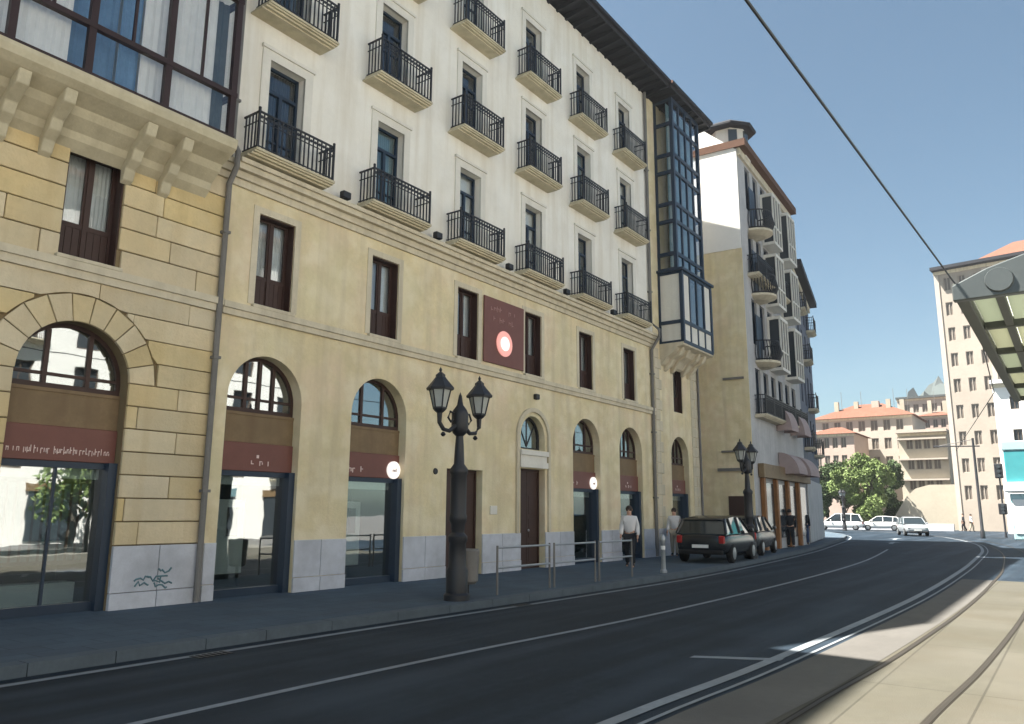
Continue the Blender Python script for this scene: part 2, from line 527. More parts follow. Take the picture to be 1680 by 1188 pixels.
# ------------------------------------------------------------------ ground, road, pavement
def sheet(name, outline, z, m, thick=0.0):
    b = MB()
    b.poly([(x, y, z) for x, y in outline])
    me = bpy.data.meshes.new(name)
    me.from_pydata(b.v, [], b.f)
    bm = bmesh.new()
    bm.from_mesh(me)
    bmesh.ops.triangulate(bm, faces=bm.faces)
    for f in bm.faces:
        if f.normal.z < 0:
            f.normal_flip()
    bm.to_mesh(me)
    bm.free()
    me.materials.append(M[m])
    return struct(put(name, me))
sheet('ground', [(-120, -170), (360, -170), (360, 220), (-120, 220)], -0.02, 'ground')
def lerp_path(pts, n=6):
    """Catmull-Rom through 2D points"""
    out = []
    P = [pts[0]] + list(pts) + [pts[-1]]
    for i in range(1, len(P) - 2):
        p0, p1, p2, p3 = [Vector(q) for q in P[i - 1:i + 3]]
        for k in range(n):
            t = k / n
            out.append(tuple(0.5 * ((2 * p1) + (-p0 + p2) * t + (2 * p0 - 5 * p1 + 4 * p2 - p3) * t * t + (-p0 + 3 * p1 - 3 * p2 + p3) * t ** 3)))
    out.append(tuple(pts[-1]))
    return out
KERB = lerp_path([(-30, 9.05), (0, 9.0), (8, 8.92), (14, 8.75), (20, 8.72), (27, 9.15), (37, 10.1), (46, 11.35), (56, 12.9), (66, 15.3), (78, 21), (88, 30), (95, 42)], 5)
EDGE = lerp_path([(-30, 3.5), (0, 3.42), (6, 3.30), (9.6, 3.1), (17.8, 2.92), (26, 3.05), (34, 3.35), (45, 4.0), (56, 5.6), (70, 9.5), (84, 17), (96, 29), (104, 42)], 5)
sheet('road', [(-30, -2.8), (24.5, -2.8), (24.5, -8), (90, -8), (130, 0), (130, 42), (95, 42)] + list(reversed(KERB)), 0.0, 'asphalt')
def ribbon(path, o0, o1, z):
    b = MB()
    L = []
    for i, p in enumerate(path):
        d = (Vector(path[min(i + 1, len(path) - 1)]) - Vector(path[max(0, i - 1)])).normalized()
        n = Vector((-d.y, d.x))
        L.append((Vector(p) + n * o0, Vector(p) + n * o1))
    for i in range(len(L) - 1):
        a, c = L[i], L[i + 1]
        b.quad((a[0].x, a[0].y, z), (c[0].x, c[0].y, z), (c[1].x, c[1].y, z), (a[1].x, a[1].y, z))
    return b
road = bpy.data.objects['road']
ribbon(KERB, -0.36, -0.24, 0.005).build('painted_line', 'paint', road)
LANE = lerp_path([(-30, 6.4), (0, 6.36), (7, 6.32), (13, 6.02), (23, 6.1), (32, 6.6), (42, 7.7)], 5)
ribbon(LANE, -0.05, 0.05, 0.005).build('painted_line', 'paint', road)
ribbon(EDGE, -0.06, 0.07, 0.009).build('painted_line', 'paint', road)
ribbon(EDGE, -0.235, -0.19, 0.009).build('painted_line', 'paint', road)
MB().poly([(9.15, 3.95, 0.006), (9.3, 3.95, 0.006), (9.78, 3.02, 0.006), (9.6, 3.02, 0.006)]).build('sun_streak_mark', 'paint', road, bevel=-1)  # road mark that also paints the sun streak onto the asphalt
for cx, cy in ((50, 9.0), (58, 10.2)):
    b = MB()
    b.poly([(cx, cy - 0.12, 0.005), (cx + 2.4, cy - 0.12 + 0.3, 0.005), (cx + 2.4, cy + 0.12 + 0.3, 0.005), (cx, cy + 0.12, 0.005)])
    b.poly([(cx + 2.4, cy - 0.5 + 0.3, 0.0055), (cx + 3.6, cy + 0.45, 0.0055), (cx + 2.4, cy + 0.5 + 0.3, 0.0055)])
    b.build('painted_arrow', 'paint', road, bevel=-1)
# pavement with individual kerb stones
sheet('pavement', [(p[0], p[1] + 0.24) for p in KERB] + [(60, 42), (60, 30), (-30, 30)], 0.13, 'walk')
pav = bpy.data.objects['pavement']
for i in range(len(KERB) - 1):
    a, c = Vector(KERB[i]), Vector(KERB[i + 1])
    if a.x < -6 or a.x > 60:
        MB().prism([(a.x, a.y), (c.x, c.y), (c.x, c.y + 0.245), (a.x, a.y + 0.245)], -0.01, 0.132, 'z').build('kerb_stone', 'kerb', pav)
        continue
    d = c - a
    n = max(1, round(d.length / 1.0))
    for k in range(n):
        p, q = a + d * (k / n), a + d * ((k + 1) / n)
        g = d.normalized() * 0.006
        p, q = p + g, q - g
        MB().prism([(p.x, p.y), (q.x, q.y), (q.x, q.y + 0.245), (p.x, p.y + 0.245)], -0.01, 0.132 + random.uniform(-0.003, 0.004), 'z').build('kerb_stone', 'kerb', pav)
# drain covers
for x in (5.6, 12.0, 19.0):
    b = MB()
    for k in range(6):
        b.box(x + k * 0.08, x + k * 0.08 + 0.045, 8.45, 8.68, 0.004, 0.010)
    b.build('drain_grating', 'iron', road)
# tram bed
TB = [p for p in EDGE if p[0] <= 24.6]
sheet('tram_bed', [(p[0], p[1] - 0.30) for p in TB] + [(24.5, -2.8), (-30, -2.8)], 0.004, 'tram')
tb = bpy.data.objects['tram_bed']
strip = ribbon([p for p in EDGE if p[0] <= 24.4], -1.0, -0.30, 0.0075)
strip.build('grey_strip', 'gstrip', tb)
RAIL1 = lerp_path([(-30, 2.35), (0, 2.28), (7, 2.14), (10.9, 1.96), (17, 1.86), (24, 1.95), (30, 2.15), (42, 3.0), (54, 4.8), (66, 8), (80, 15), (92, 28)], 5)
def offset(path, o):
    out = []
    for i, p in enumerate(path):
        d = (Vector(path[min(i + 1, len(path) - 1)]) - Vector(path[max(0, i - 1)])).normalized()
        out.append((p[0] - d.y * o, p[1] + d.x * o))
    return out
for o in (0, -0.92, -3.2, -4.12):
    P = offset(RAIL1, o)
    r = struct(ribbon(P, -0.02, 0.02, 0.013).build('tram_rail', 'steel'))
    ribbon(P, 0.02, 0.042, 0.0112).build('groove', 'groove', r)
    ribbon(P, -0.03, -0.02, 0.0112).build('groove', 'groove', r)
# ------------------------------------------------------------------ window builders (local: x centred, y=0 wall face, +y inside)
def casement(parent, x, z, w=0.88, h=1.86, loc_y=0.2, cur='curtain'):
    """brown two-leaf window with a boarded lower panel"""
    def mk():
        b = MB()
        ring(b, w, h, 0.06, 0, 0.07)
        b.box(-0.035, 0.035, -0.012, 0.06, 0.06, h - 0.06)
        b.box(-w / 2 + 0.06, -0.035, 0.004, 0.06, 0.58, 0.66)
        b.box(0.035, w / 2 - 0.06, 0.004, 0.06, 0.58, 0.66)
        for s in (-1, 1):
            x0, x1 = (0.035, w / 2 - 0.06) if s > 0 else (-w / 2 + 0.06, -0.035)
            b.box(x0, x0 + 0.035, 0.008, 0.055, 0.66, h - 0.06)
            b.box(x1 - 0.035, x1, 0.008, 0.055, 0.66, h - 0.06)
        for sx_ in (-1, 1):
            b.box(min(sx_ * w / 2, sx_ * (w / 2 - 0.025)), max(sx_ * w / 2, sx_ * (w / 2 - 0.025)), -loc_y + 0.03, 0, 0, h)
        b.box(-w / 2 + 0.025, w / 2 - 0.025, -loc_y + 0.03, 0, h - 0.025, h)
        fr = b.mesh('window', 'wood')
        p = MB()
        n = 7
        for k in range(n):
            a = -w / 2 + 0.06 + (w - 0.12) * k / n
            p.box(a + 0.004, a + (w - 0.12) / n - 0.004, 0.014, 0.05, 0.06, 0.58)
        pane = MB().box(0.07, w / 2 - 0.095, 0.03, 0.036, 0.66, h - 0.06).mesh('pane', 'glass')
        pane2 = MB().box(-w / 2 + 0.095, -0.07, 0.03, 0.036, 0.66, h - 0.06).mesh('pane', 'glass')
        c = MB()
        N = 26
        for k in range(N):
            a0, a1 = -w / 2 + w * k / N, -w / 2 + w * (k + 1) / N
            c.quad((a0, 0.14 + 0.025 * (k % 2), 0), (a1, 0.14 + 0.025 * ((k + 1) % 2), 0), (a1, 0.14 + 0.025 * ((k + 1) % 2), h), (a0, 0.14 + 0.025 * (k % 2), h))
        return fr, p.mesh('lower_panel', 'wood'), pane, pane2, c.mesh('curtain', cur)
    fr, pl, pa, pb, cu = cached(('cas', w, h, cur, loc_y), mk)
    o = put('window', fr, parent, (x, loc_y, z))
    for n, me in (('lower_panel', pl), ('pane', pa), ('pane', pb), ('curtain', cu)):
        put(n, me, o)
    return o
def balcony_door(parent, x, z, w=0.9, h=2.28, cur='dark', m='teal'):
    def mk():
        b = MB()
        ring(b, w, h, 0.055, 0, 0.07)
        b.box(-w / 2 + 0.055, w / 2 - 0.055, -0.01, 0.065, h * 0.74, h * 0.74 + 0.07)
        b.box(-0.04, 0.04, -0.012, 0.06, 0.055, h * 0.74)
        for zz in (0.62, 1.15):
            b.box(-w / 2 + 0.055, -0.04, 0.002, 0.055, zz, zz + 0.04)
            b.box(0.04, w / 2 - 0.055, 0.002, 0.055, zz, zz + 0.04)
        fr = b.mesh('balcony_door', m)
        panes = [MB().box(x0, x1, 0.03, 0.036, z0, z1).mesh('pane', 'glass') for x0, x1, z0, z1 in (
            (-w / 2 + 0.055, -0.04, 0.055, h * 0.74), (0.04, w / 2 - 0.055, 0.055, h * 0.74), (-w / 2 + 0.055, w / 2 - 0.055, h * 0.74 + 0.07, h - 0.055))]
        c = MB()
        N = 26
        for k in range(N):
            a0, a1 = -w / 2 + w * k / N, -w / 2 + w * (k + 1) / N
            c.quad((a0, 0.15 + 0.03 * (k % 2), 0), (a1, 0.15 + 0.03 * ((k + 1) % 2), 0), (a1, 0.15 + 0.03 * ((k + 1) % 2), h), (a0, 0.15 + 0.03 * (k % 2), h))
        return fr, panes, c.mesh('curtain' if cur != 'dark' else 'interior', cur)
    fr, panes, cu = cached(('bal', w, h, cur, m), mk)
    o = put('balcony_door', fr, parent, (x, 0.2, z))
    for p in panes:
        put('pane', p, o)
    put('curtain' if cur != 'dark' else 'interior', cu, o)
    return o
def balcony(parent, x, z, half=0.9, dep=0.5, rail=0.9, slab_m='slab'):
    """moulded slab (its top at z) with iron railing"""
    def mk():
        b = MB()
        for (e, z0, z1) in ((0.0, -0.05, 0.0), (-0.03, -0.085, -0.05), (-0.08, -0.125, -0.085), (-0.15, -0.16, -0.125)):
            b.box(-half - e * -0.6, half + e * 0.6, -dep - e, 0.0, z0, z1)
        s = b.mesh('balcony', slab_m)
        r = MB()
        hw, dd = half - 0.04, dep - 0.04
        for zz, t in ((0.06, 0.022), (rail - 0.2, 0.018), (rail, 0.034)):
            r.box(-hw - t / 2, hw + t / 2, -dd - t / 2, -dd + t / 2, zz - t, zz)
            for sx in (-1, 1):
                r.box(sx * hw - t / 2, sx * hw + t / 2, -dd + t / 2, 0.01, zz - t, zz)
        n = int(2 * hw / 0.105)
        for k in range(n + 1):
            xx = -hw + 2 * hw * k / n
            r.box(xx - 0.012, xx + 0.012, -dd - 0.012, -dd + 0.012, 0.0, rail - 0.03)
            if k < n:
                xm = xx + hw / n
                r.lathe([(0.035, -0.006), (0.035, 0.006)], (xm, -dd, rail - 0.115), 8, 'y')
        for sx in (-1, 1):
            for k in range(1, 5):
                yy = -dd + dd * k / 4.6
                r.box(sx * hw - 0.012, sx * hw + 0.012, yy - 0.012, yy + 0.012, 0.0, rail - 0.03)
            r.box(sx * hw - 0.02, sx * hw + 0.02, -dd - 0.02, -dd + 0.02, 0.0, rail + 0.04)
            r.lathe([(0.0, -0.03), (0.03, -0.01), (0.03, 0.01), (0.0, 0.03)], (sx * hw, -dd, rail + 0.06), 8)
        return s, r.mesh('railing', 'iron')
    s, r = cached(('balc', half, dep, rail, slab_m), mk)
    o = put('balcony', s, parent, (x, 0, z))
    put('railing', r, o)
    return o
def surround(parent, x, z, w, h, t=0.2):
    def mk():
        b = MB()
        b.box(-w / 2 - t, -w / 2, -0.03, 0.03, 0, h + t)
        b.box(w / 2, w / 2 + t, -0.03, 0.03, 0, h + t)
        b.box(-w / 2, w / 2, -0.03, 0.03, h, h + t)
        b.box(-w / 2 - t - 0.03, w / 2 + t + 0.03, -0.07, 0.02, h + t, h + t + 0.07)
        return b.mesh('window_surround', 'surround')
    return put('window_surround', cached(('sur', w, h, t), mk), parent, (x, 0, z))
def letters(b, x0, x1, z0, h, y, n):
    """row of small illegible raised strokes"""
    rng = random.Random(int(x0 * 100) + n)
    p = (x1 - x0) / n
    for k in range(n):
        if rng.random() < 0.16:
            continue
        a = x0 + p * k
        lo = rng.choice((0.0, 0.0, -0.2)) * h
        hi = rng.choice((0.62, 0.66, 1.0)) * h
        b.box(a, a + p * 0.2, y - 0.008, y, z0 + lo, z0 + hi)
        if rng.random() < 0.75:
            zz = rng.choice((0.0, 0.45, 0.5)) * h
            b.box(a + p * 0.2, a + p * 0.62, y - 0.008, y, z0 + zz, z0 + zz + h * 0.16)
        if rng.random() < 0.5:
            b.box(a + p * 0.62, a + p * 0.8, y - 0.008, y, z0, z0 + h * rng.choice((0.4, 0.62)))
def shop_bay(parent, xc, w=1.72, crown=4.65, kind=0):
    """arched shop front: shop window, maroon sign, tan fascia, fanlight"""
    r = w / 2
    sp = crown - r
    y = 0.26
    # fanlight
    b = MB()
    N = 20
    t = 0.07
    z0 = 3.55
    for k in range(N):
        a0, a1 = math.pi * k / N, math.pi * (k + 1) / N
        pts = [(-r * math.cos(a0), sp + r * math.sin(a0)), (-r * math.cos(a1), sp + r * math.sin(a1)),
               (-(r - t) * math.cos(a1), sp + (r - t) * math.sin(a1)), (-(r - t) * math.cos(a0), sp + (r - t) * math.sin(a0))]
        b.prism(pts, y, y + 0.08, 'y')
    b.box(-r, -r + t, y, y + 0.08, z0, sp)
    b.box(r - t, r, y, y + 0.08, z0, sp)
    b.box(-r + t, r - t, y, y + 0.08, z0, z0 + 0.08)
    b.box(-r + t, r - t, y + 0.005, y + 0.07, sp + 0.0, sp + 0.05)
    for xx in ((-0.33, 0.33) if kind != 1 else (-0.3, 0.02, 0.34)):
        top = sp + math.sqrt(max(0.01, (r - t) ** 2 - xx * xx))
        b.box(xx - 0.035, xx + 0.035, y - 0.006, y + 0.07, z0 + 0.08, top)
    fan = b.build('fanlight', 'wood', parent, (xc, 0, 0))
    g = MB()
    pts = [(-r + 0.02, z0 + 0.02)] + [(-(r - 0.03) * math.cos(math.pi * k / 24), sp + (r - 0.03) * math.sin(math.pi * k / 24)) for k in range(25)] + [(r - 0.02, z0 + 0.02)]
    g.prism(pts, y + 0.03, y + 0.036, 'y')
    g.build('pane', 'shopglass', fan)
    ib = MB()
    ib.quad((-r, y + 0.5, z0), (r, y + 0.5, z0), (r, y + 0.5, crown), (-r, y + 0.5, crown))
    ib.build('interior', 'dark', fan)
    # fascia and sign
    f = MB()
    f.box(-r + 0.002, r - 0.002, y - 0.04, y + 0.1, 2.97, 3.548)
    f.box(-r + 0.002, r - 0.002, y - 0.055, y - 0.04, 3.49, 3.54)
    f.build('fascia_board', 'fascia', parent, (xc, 0, 0))
    s = MB().box(-r + 0.004, r - 0.004, y - 0.08, y + 0.08, 2.43, 2.965).build('sign_board', 'sign', parent, (xc, 0, 0), bevel=0.008)
    l = MB()
    if kind == 0:
        letters(l, -r + 0.1, r - 0.1, 2.55, 0.1, y - 0.08, 32)
    elif kind == 1:
        letters(l, -0.12, 0.36, 2.56, 0.11, y - 0.08, 5)
        l.box(-0.0, 0.05, y - 0.09, y - 0.08, 2.68, 2.74)
    else:
        letters(l, -r + 0.14, r - 0.62, 2.54, 0.12, y - 0.08, 8)
    struct(l.build('lettering', 'letter', s), 'stuff')
    if kind == 2:
        d = MB().lathe([(0.0, 0.0), (0.2, 0.0), (0.2, 0.05), (0.0, 0.05)], (r - 0.22, y - 0.14, 2.62), 24, 'y')
        dd = d.build('round_sign', 'disc', parent, (xc, 0, 0))
        dm = MB()
        letters(dm, r - 0.33, r - 0.11, 2.58, 0.08, y - 0.14, 4)
        dm.build('emblem', 'sign', dd)
    # shop window
    fr = MB()
    fr.box(-r + 0.001, -r + 0.06, y - 0.06, y + 0.12, 0.13, 2.43)
    fr.box(r - 0.14, r - 0.001, y - 0.18, y + 0.12, 0.13, 2.43)
    fr.box(-r + 0.06, r - 0.14, y - 0.05, y + 0.12, 2.33, 2.43)
    fr.box(-r + 0.06, r - 0.14, y - 0.06, y + 0.12, 0.13, 0.27)
    if kind in (0,):
        fr.box(-0.02, 0.02, y - 0.01, y + 0.05, 0.27, 2.33)
    win = fr.build('shop_window', 'teal', parent, (xc, 0, 0))
    if kind == 0:
        MB().box(-r + 0.06, -0.02, y + 0.012, y + 0.02, 0.27, 2.33).build('pane', 'shopglass', win)
        MB().box(0.02, r - 0.14, y + 0.012, y + 0.02, 0.27, 2.33).build('pane', 'shopglass', win)
    else:
        MB().box(-r + 0.06, r - 0.14, y + 0.012, y + 0.02, 0.27, 2.33).build('pane', 'shopglass', win)
    it = MB()
    y1, y2 = y + 0.12, y + 1.5
    it.quad((-r, y2, 0.13), (r, y2, 0.13), (r, y2, 2.43), (-r, y2, 2.43))
    it.quad((-r, y1, 0.13), (-r, y2, 0.13), (-r, y2, 2.43), (-r, y1, 2.43))
    it.quad((r, y1, 0.13), (r, y2, 0.13), (r, y2, 2.43), (r, y1, 2.43))
    it.quad((-r, y1, 0.14), (r, y1, 0.14), (r, y2, 0.14), (-r, y2, 0.14))
    it.quad((-r, y1, 2.43), (r, y1, 2.43), (r, y2, 2.43), (-r, y2, 2.43))
    it.build('interior', 'shopdark', win, bevel=-1)
    MB().box(-r + 0.07, r - 0.15, y + 0.1, y + 0.115, 2.17, 2.33).build('blind', 'blind', win)
    if kind == 0:
        vb = MB()
        for k in range(11):
            a = -r + 0.1 + k * 0.135
            vb.prism([(a, y + 0.3), (a + 0.11, y + 0.34), (a + 0.11, y + 0.345), (a, y + 0.305)], 0.9, 2.1, 'z')
        vb.build('vertical_blind', 'tealblind', win)
        MB().box(-r + 0.1, r - 0.2, y + 0.4, y + 0.8, 0.15, 0.55).build('display_bench', 'blind', win)
    else:
        MB().box(-0.45, 0.25, y + 0.5, y + 0.54, 0.5, 1.9).build('display_panel', 'blind', win, bevel=0.01)
        MB().box(-0.15, 0.05, y + 0.44, y + 0.5, 1.2, 1.75).build('display_poster', 'dark', win)

# ------------------------------------------------------------------ main building
FX, FY = 8.2, 12.58
mainb = thing('apartment_building', 'cream plastered apartment building with rows of iron balconies over ochre stone arches', 'building', (FX, FY, 0))
BAYS = [9.33 - FX + 3.075 * k for k in range(6)]
WID = 26.72 - FX
EAVE = 18.4
ops = []
for i, x in enumerate(BAYS):
    if i == 2:
        ops.append((x - 0.72, x + 0.72, 0.13, 2.75))
    elif i == 3:
        ops.append((x - 0.62, x + 0.62, 0.13, 2.9))
        ops.append((x - 0.62, x + 0.62, 3.45, 4.42, True))
    else:
        ops.append((x - 0.86, x + 0.86, 0.13, 4.65, True))
    ops.append((x - 0.44, x + 0.44, 5.62, 7.48))
wl = wall_mesh(0, WID, 0.13, 7.95, ops, 0.3)
wl.build('ground_floor_wall', 'stone', mainb, bevel=-1)
ops = []
ROWS = ((8.55, 10.83), (11.75, 13.97), (14.82, 17.02))
for x in BAYS:
    for a, c in ROWS:
        ops.append((x - 0.45, x + 0.45, a, c))
wall_mesh(0, WID, 7.95, EAVE, ops, 0.3, 0.0).build('upper_wall', 'plaster', mainb, bevel=-1)
# side, back
b = MB()
b.quad((WID, 0, 0), (WID, 10, 0), (WID, 10, EAVE), (WID, 0, EAVE))
b.quad((0, 10, 0), (0, 0, 0), (0, 0, EAVE), (0, 10, EAVE))
b.quad((0, 10, 0), (WID, 10, 0), (WID, 10, EAVE), (0, 10, EAVE))
b.quad((0, 0.62, EAVE), (WID, 0.62, EAVE), (WID, 10, EAVE), (0, 10, EAVE))
b.build('back_wall', 'plaster', mainb)
# cornice, string course, plinth
b = MB()
for (e, z0, z1) in ((0.06, 7.86, 8.0), (0.13, 8.0, 8.14), (0.24, 8.14, 8.26), (0.3, 8.26, 8.35)):
    b.box(0.0, WID + 0.0, -e, 0.02, z0, z1)
b.build('cornice', 'trim', mainb)
b = MB()
b.box(0, WID, -0.07, 0.02, 5.3, 5.42)
b.box(0, WID, -0.11, 0.02, 5.42, 5.54)
b.build('string_course', 'trim', mainb)
edges = [0.02]
for i, x in enumerate(BAYS):
    h = 0.72 if i == 2 else 0.62 if i == 3 else 0.86
    edges += [x - h, x + h]
edges.append(WID - 0.02)
for k in range(0, len(edges), 2):
    a, c = edges[k] + 0.0, edges[k + 1]
    nn = 1 if c - a < 1.3 else 2
    for j in range(nn):
        p, q = a + (c - a) * j / nn + 0.006, a + (c - a) * (j + 1) / nn - 0.006
        MB().box(p, q, -0.045, 0.02, 0.10, 0.40).build('granite_slab', 'granite', mainb, bevel=0.006)
        MB().box(p, q, -0.03, 0.02, 0.41, 1.12).build('granite_slab', 'granite', mainb, bevel=0.006)
for i, x in enumerate(BAYS):
    casement(mainb, x, 5.62)
    MB().box(x - 0.5, x + 0.5, -0.09, 0.2, 5.545, 5.62).build('window_sill', 'trim', mainb, bevel=0.01)
    # stone jamb strips round the first floor window
    b = MB()
    b.box(x - 0.58, x - 0.44, -0.018, 0.0, 5.62, 7.62)
    b.box(x + 0.44, x + 0.58, -0.018, 0.0, 5.62, 7.62)
    b.box(x - 0.44, x + 0.44, -0.018, 0.0, 7.48, 7.62)
    b.build('window_surround', 'trim', mainb)
    for j, (a, c) in enumerate(ROWS):
        balcony_door(mainb, x, a, 0.9, c - a, ('dark', 'dark', 'curtain', 'tealblind', 'dark', 'shopdark', 'curtain')[(i * 3 + j * 5) % 7])
        surround(mainb, x, a, 0.9, c - a, 0.2)
        balcony(mainb, x, a, 0.98 if j == 0 else 0.9, 0.52, 0.78 if j == 0 else 0.88)
    if i in (0, 1, 4, 5):
        shop_bay(mainb, x, kind={0: 1, 1: 2, 4: 2, 5: 1}[i])
# entrance doors of the third and fourth bay
def boarded_door(parent, x, w, z0, z1, y, m, leaves=2):
    b = MB()
    ring(b, w, z1 - z0, 0.07, y, y + 0.09, z0)
    d = b.build('door', m, parent, (x, 0, 0))
    lw = (w - 0.14) / leaves
    for k in range(leaves):
        x0 = -w / 2 + 0.07 + k * lw
        l = MB()
        l.box(x0 + 0.005, x0 + lw - 0.005, y + 0.025, y + 0.07, z0 + 0.07, z1 - 0.07)
        for zz in (0.2, 0.85, 1.5):
            if z0 + zz + 0.55 < z1:
                ring_b = MB()
                l.box(x0 + 0.09, x0 + lw - 0.09, y + 0.012, y + 0.025, z0 + zz, z0 + zz + 0.52)
        l.build('door_leaf', m, d, bevel=0.004)
    MB().lathe([(0.0, -0.03), (0.035, -0.02), (0.035, 0.0), (0.02, 0.02)], (0.06, y + 0.0, z0 + 1.05), 10, 'y').build('door_knob', 'rim', d)
    return d
boarded_door(mainb, BAYS[2], 1.44, 0.13, 2.75, 0.2, 'wood')
boarded_door(mainb, BAYS[3], 1.24, 0.13, 2.9, 0.2, 'wood')
x = BAYS[3]
b = MB()
for k in range(20):
    a0, a1 = math.pi * k / 20, math.pi * (k + 1) / 20
    for (r0, r1, e) in ((0.74, 0.86, 0.06),):
        pts = [(x - r1 * math.cos(a0), 3.8 + r1 * math.sin(a0)), (x - r1 * math.cos(a1), 3.8 + r1 * math.sin(a1)), (x - r0 * math.cos(a1), 3.8 + r0 * math.sin(a1)), (x - r0 * math.cos(a0), 3.8 + r0 * math.sin(a0))]
        b.prism(pts, -e, 0.01, 'y')
for s in (-1, 1):
    b.box(min(x + s * 0.74, x + s * 0.86), max(x + s * 0.74, x + s * 0.86), -0.06, 0.01, 1.12, 3.8)
b.build('door_moulding', 'trim', mainb)
b = MB()
b.box(x - 0.7, x + 0.7, -0.08, 0.05, 2.93, 3.1)
b.box(x - 0.66, x + 0.66, -0.05, 0.05, 3.1, 3.28)
b.box(x - 0.7, x + 0.7, -0.1, 0.05, 3.28, 3.42)
b.build('door_lintel', 'surround', mainb)
b = MB()
for k in range(14):
    a0, a1 = math.pi * k / 14, math.pi * (k + 1) / 14
    r0, r1 = 0.55, 0.62
    pts = [(-r1 * math.cos(a0), 3.8 + r1 * math.sin(a0)), (-r1 * math.cos(a1), 3.8 + r1 * math.sin(a1)), (-r0 * math.cos(a1), 3.8 + r0 * math.sin(a1)), (-r0 * math.cos(a0), 3.8 + r0 * math.sin(a0))]
    b.prism(pts, 0.2, 0.26, 'y')
b.box(-0.62, 0.62, 0.2, 0.26, 3.45, 3.52)
b.box(-0.62, -0.55, 0.2, 0.26, 3.52, 3.8)
b.box(0.55, 0.62, 0.2, 0.26, 3.52, 3.8)
for aa in (0.25, 0.5, 0.75):
    ca, sa = math.cos(math.pi * aa), math.sin(math.pi * aa)
    b.tube([(0, 0.23, 3.55), (0.56 * ca, 0.23, 3.8 + 0.56 * sa)], 0.018, 6)
fan = b.build('fanlight', 'iron', mainb, (x, 0, 0))
pts = [(-0.56, 3.5)] + [(-0.57 * math.cos(math.pi * k / 16), 3.8 + 0.57 * math.sin(math.pi * k / 16)) for k in range(17)] + [(0.56, 3.5)]
MB().prism(pts, 0.235, 0.24, 'y').build('pane', 'shopglass', fan)
MB().quad((-0.62, 0.6, 3.45), (0.62, 0.6, 3.45), (0.62, 0.6, 4.42), (-0.62, 0.6, 4.42)).build('interior', 'dark', fan)
# plaque beside door, intercom, wall dots
MB().box(BAYS[2] + 1.05, BAYS[2] + 1.35, -0.03, 0.01, 1.62, 1.85).build('wall_plaque', 'surround', mainb, bevel=0.008)
MB().lathe([(0.0, -0.03), (0.07, -0.03), (0.08, 0.0)], (BAYS[2] - 1.15, 0, 2.65), 12, 'y').build('wall_fixture', 'iron', mainb)
MB().box(BAYS[3] + 0.02, BAYS[3] + 0.2, -0.12, 0.01, 4.92, 5.08).build('security_camera', 'iron', mainb, bevel=0.02)
# big maroon panel between third and fourth first-floor windows
pn = MB().box(BAYS[2] + 0.64, BAYS[3] - 0.56, -0.06, -0.02, 5.66, 7.5).build('sign_panel', 'sign', mainb, bevel=0.01)
pc = (BAYS[2] + BAYS[3]) / 2
l = MB()
letters(l, pc - 0.62, pc + 0.62, 7.15, 0.14, -0.06, 9)
letters(l, pc - 0.5, pc + 0.5, 6.86, 0.13, -0.06, 7)
l.build('lettering', mat('faded_lettering', (0.36, 0.2, 0.18), 0.5, 0.05), pn)['kind'] = 'stuff'
MB().lathe([(0.0, 0.0), (0.36, 0.0), (0.36, 0.03), (0.0, 0.03)], (pc + 0.0, -0.095, 6.28), 28, 'y').build('round_emblem', 'pinkdisc', pn)
MB().lathe([(0.0, 0.0), (0.2, 0.0), (0.2, 0.02), (0.0, 0.02)], (pc + 0.0, -0.116, 6.28), 24, 'y').build('emblem_centre', 'disc', pn)
# small hanging sign over the door in bay three
hs = MB().lathe([(0.0, -0.03), (0.14, -0.03), (0.14, 0.03), (0.0, 0.03)], (BAYS[2] - 0.45, -0.1, 2.62), 20, 'y').build('round_sign', 'disc', mainb)
# drainpipes
b = MB()
b.tube([(WID - 0.28, -0.08, 0.15), (WID - 0.28, -0.08, 7.75), (WID - 0.28, -0.4, 8.2), (WID - 0.28, -0.42, 8.5), (WID - 0.28, -0.09, 8.8), (WID - 0.28, -0.09, EAVE)], 0.06, 10)
for z in (2.2, 4.6, 6.8, 10, 12.5, 15):
    b.box(WID - 0.36, WID - 0.2, -0.16, 0.0, z, z + 0.05)
b.build('drainpipe', 'pipe', mainb, smooth=True)
# eave
def eave(parent, x0, x1, out=0.98, z=EAVE, n=None):
    b = MB()
    b.box(x0, x1, -out, 0.6, z + 0.14, z + 0.2)
    b.box(x0, x1, -out - 0.04, -out, z + 0.06, z + 0.3)
    b.box(x0, x1, -out - 0.16, -out - 0.04, z + 0.2, z + 0.32)
    k = int((x1 - x0) / 0.55)
    for i in range(k + 1):
        xx = x0 + 0.06 + (x1 - x0 - 0.12) * i / k
        b.prism([(-out, z + 0.04), (-out, z + 0.14), (0.3, z + 0.14), (0.3, z - 0.06), (-0.1, z - 0.06)], xx - 0.05, xx + 0.05, 'x')
    return b.build('eave', 'eave', parent)
eave(mainb, 0.0, WID)
b = MB()
b.prism([(-1.1, EAVE + 0.32), (4.8, EAVE + 2.1), (10.3, EAVE + 0.4), (10.3, EAVE + 0.25), (4.8, EAVE + 1.95), (-1.1, EAVE + 0.2)], 0.0, WID, 'x')
rf = b.build('roof', 'darktile', mainb)
b = MB()
for x in (2.0, 9.0, 15.0):
    b.box(x, x + 0.9, 4.0, 4.7, EAVE + 1.6, EAVE + 3.0)
b.build('chimney', 'trim', rf)
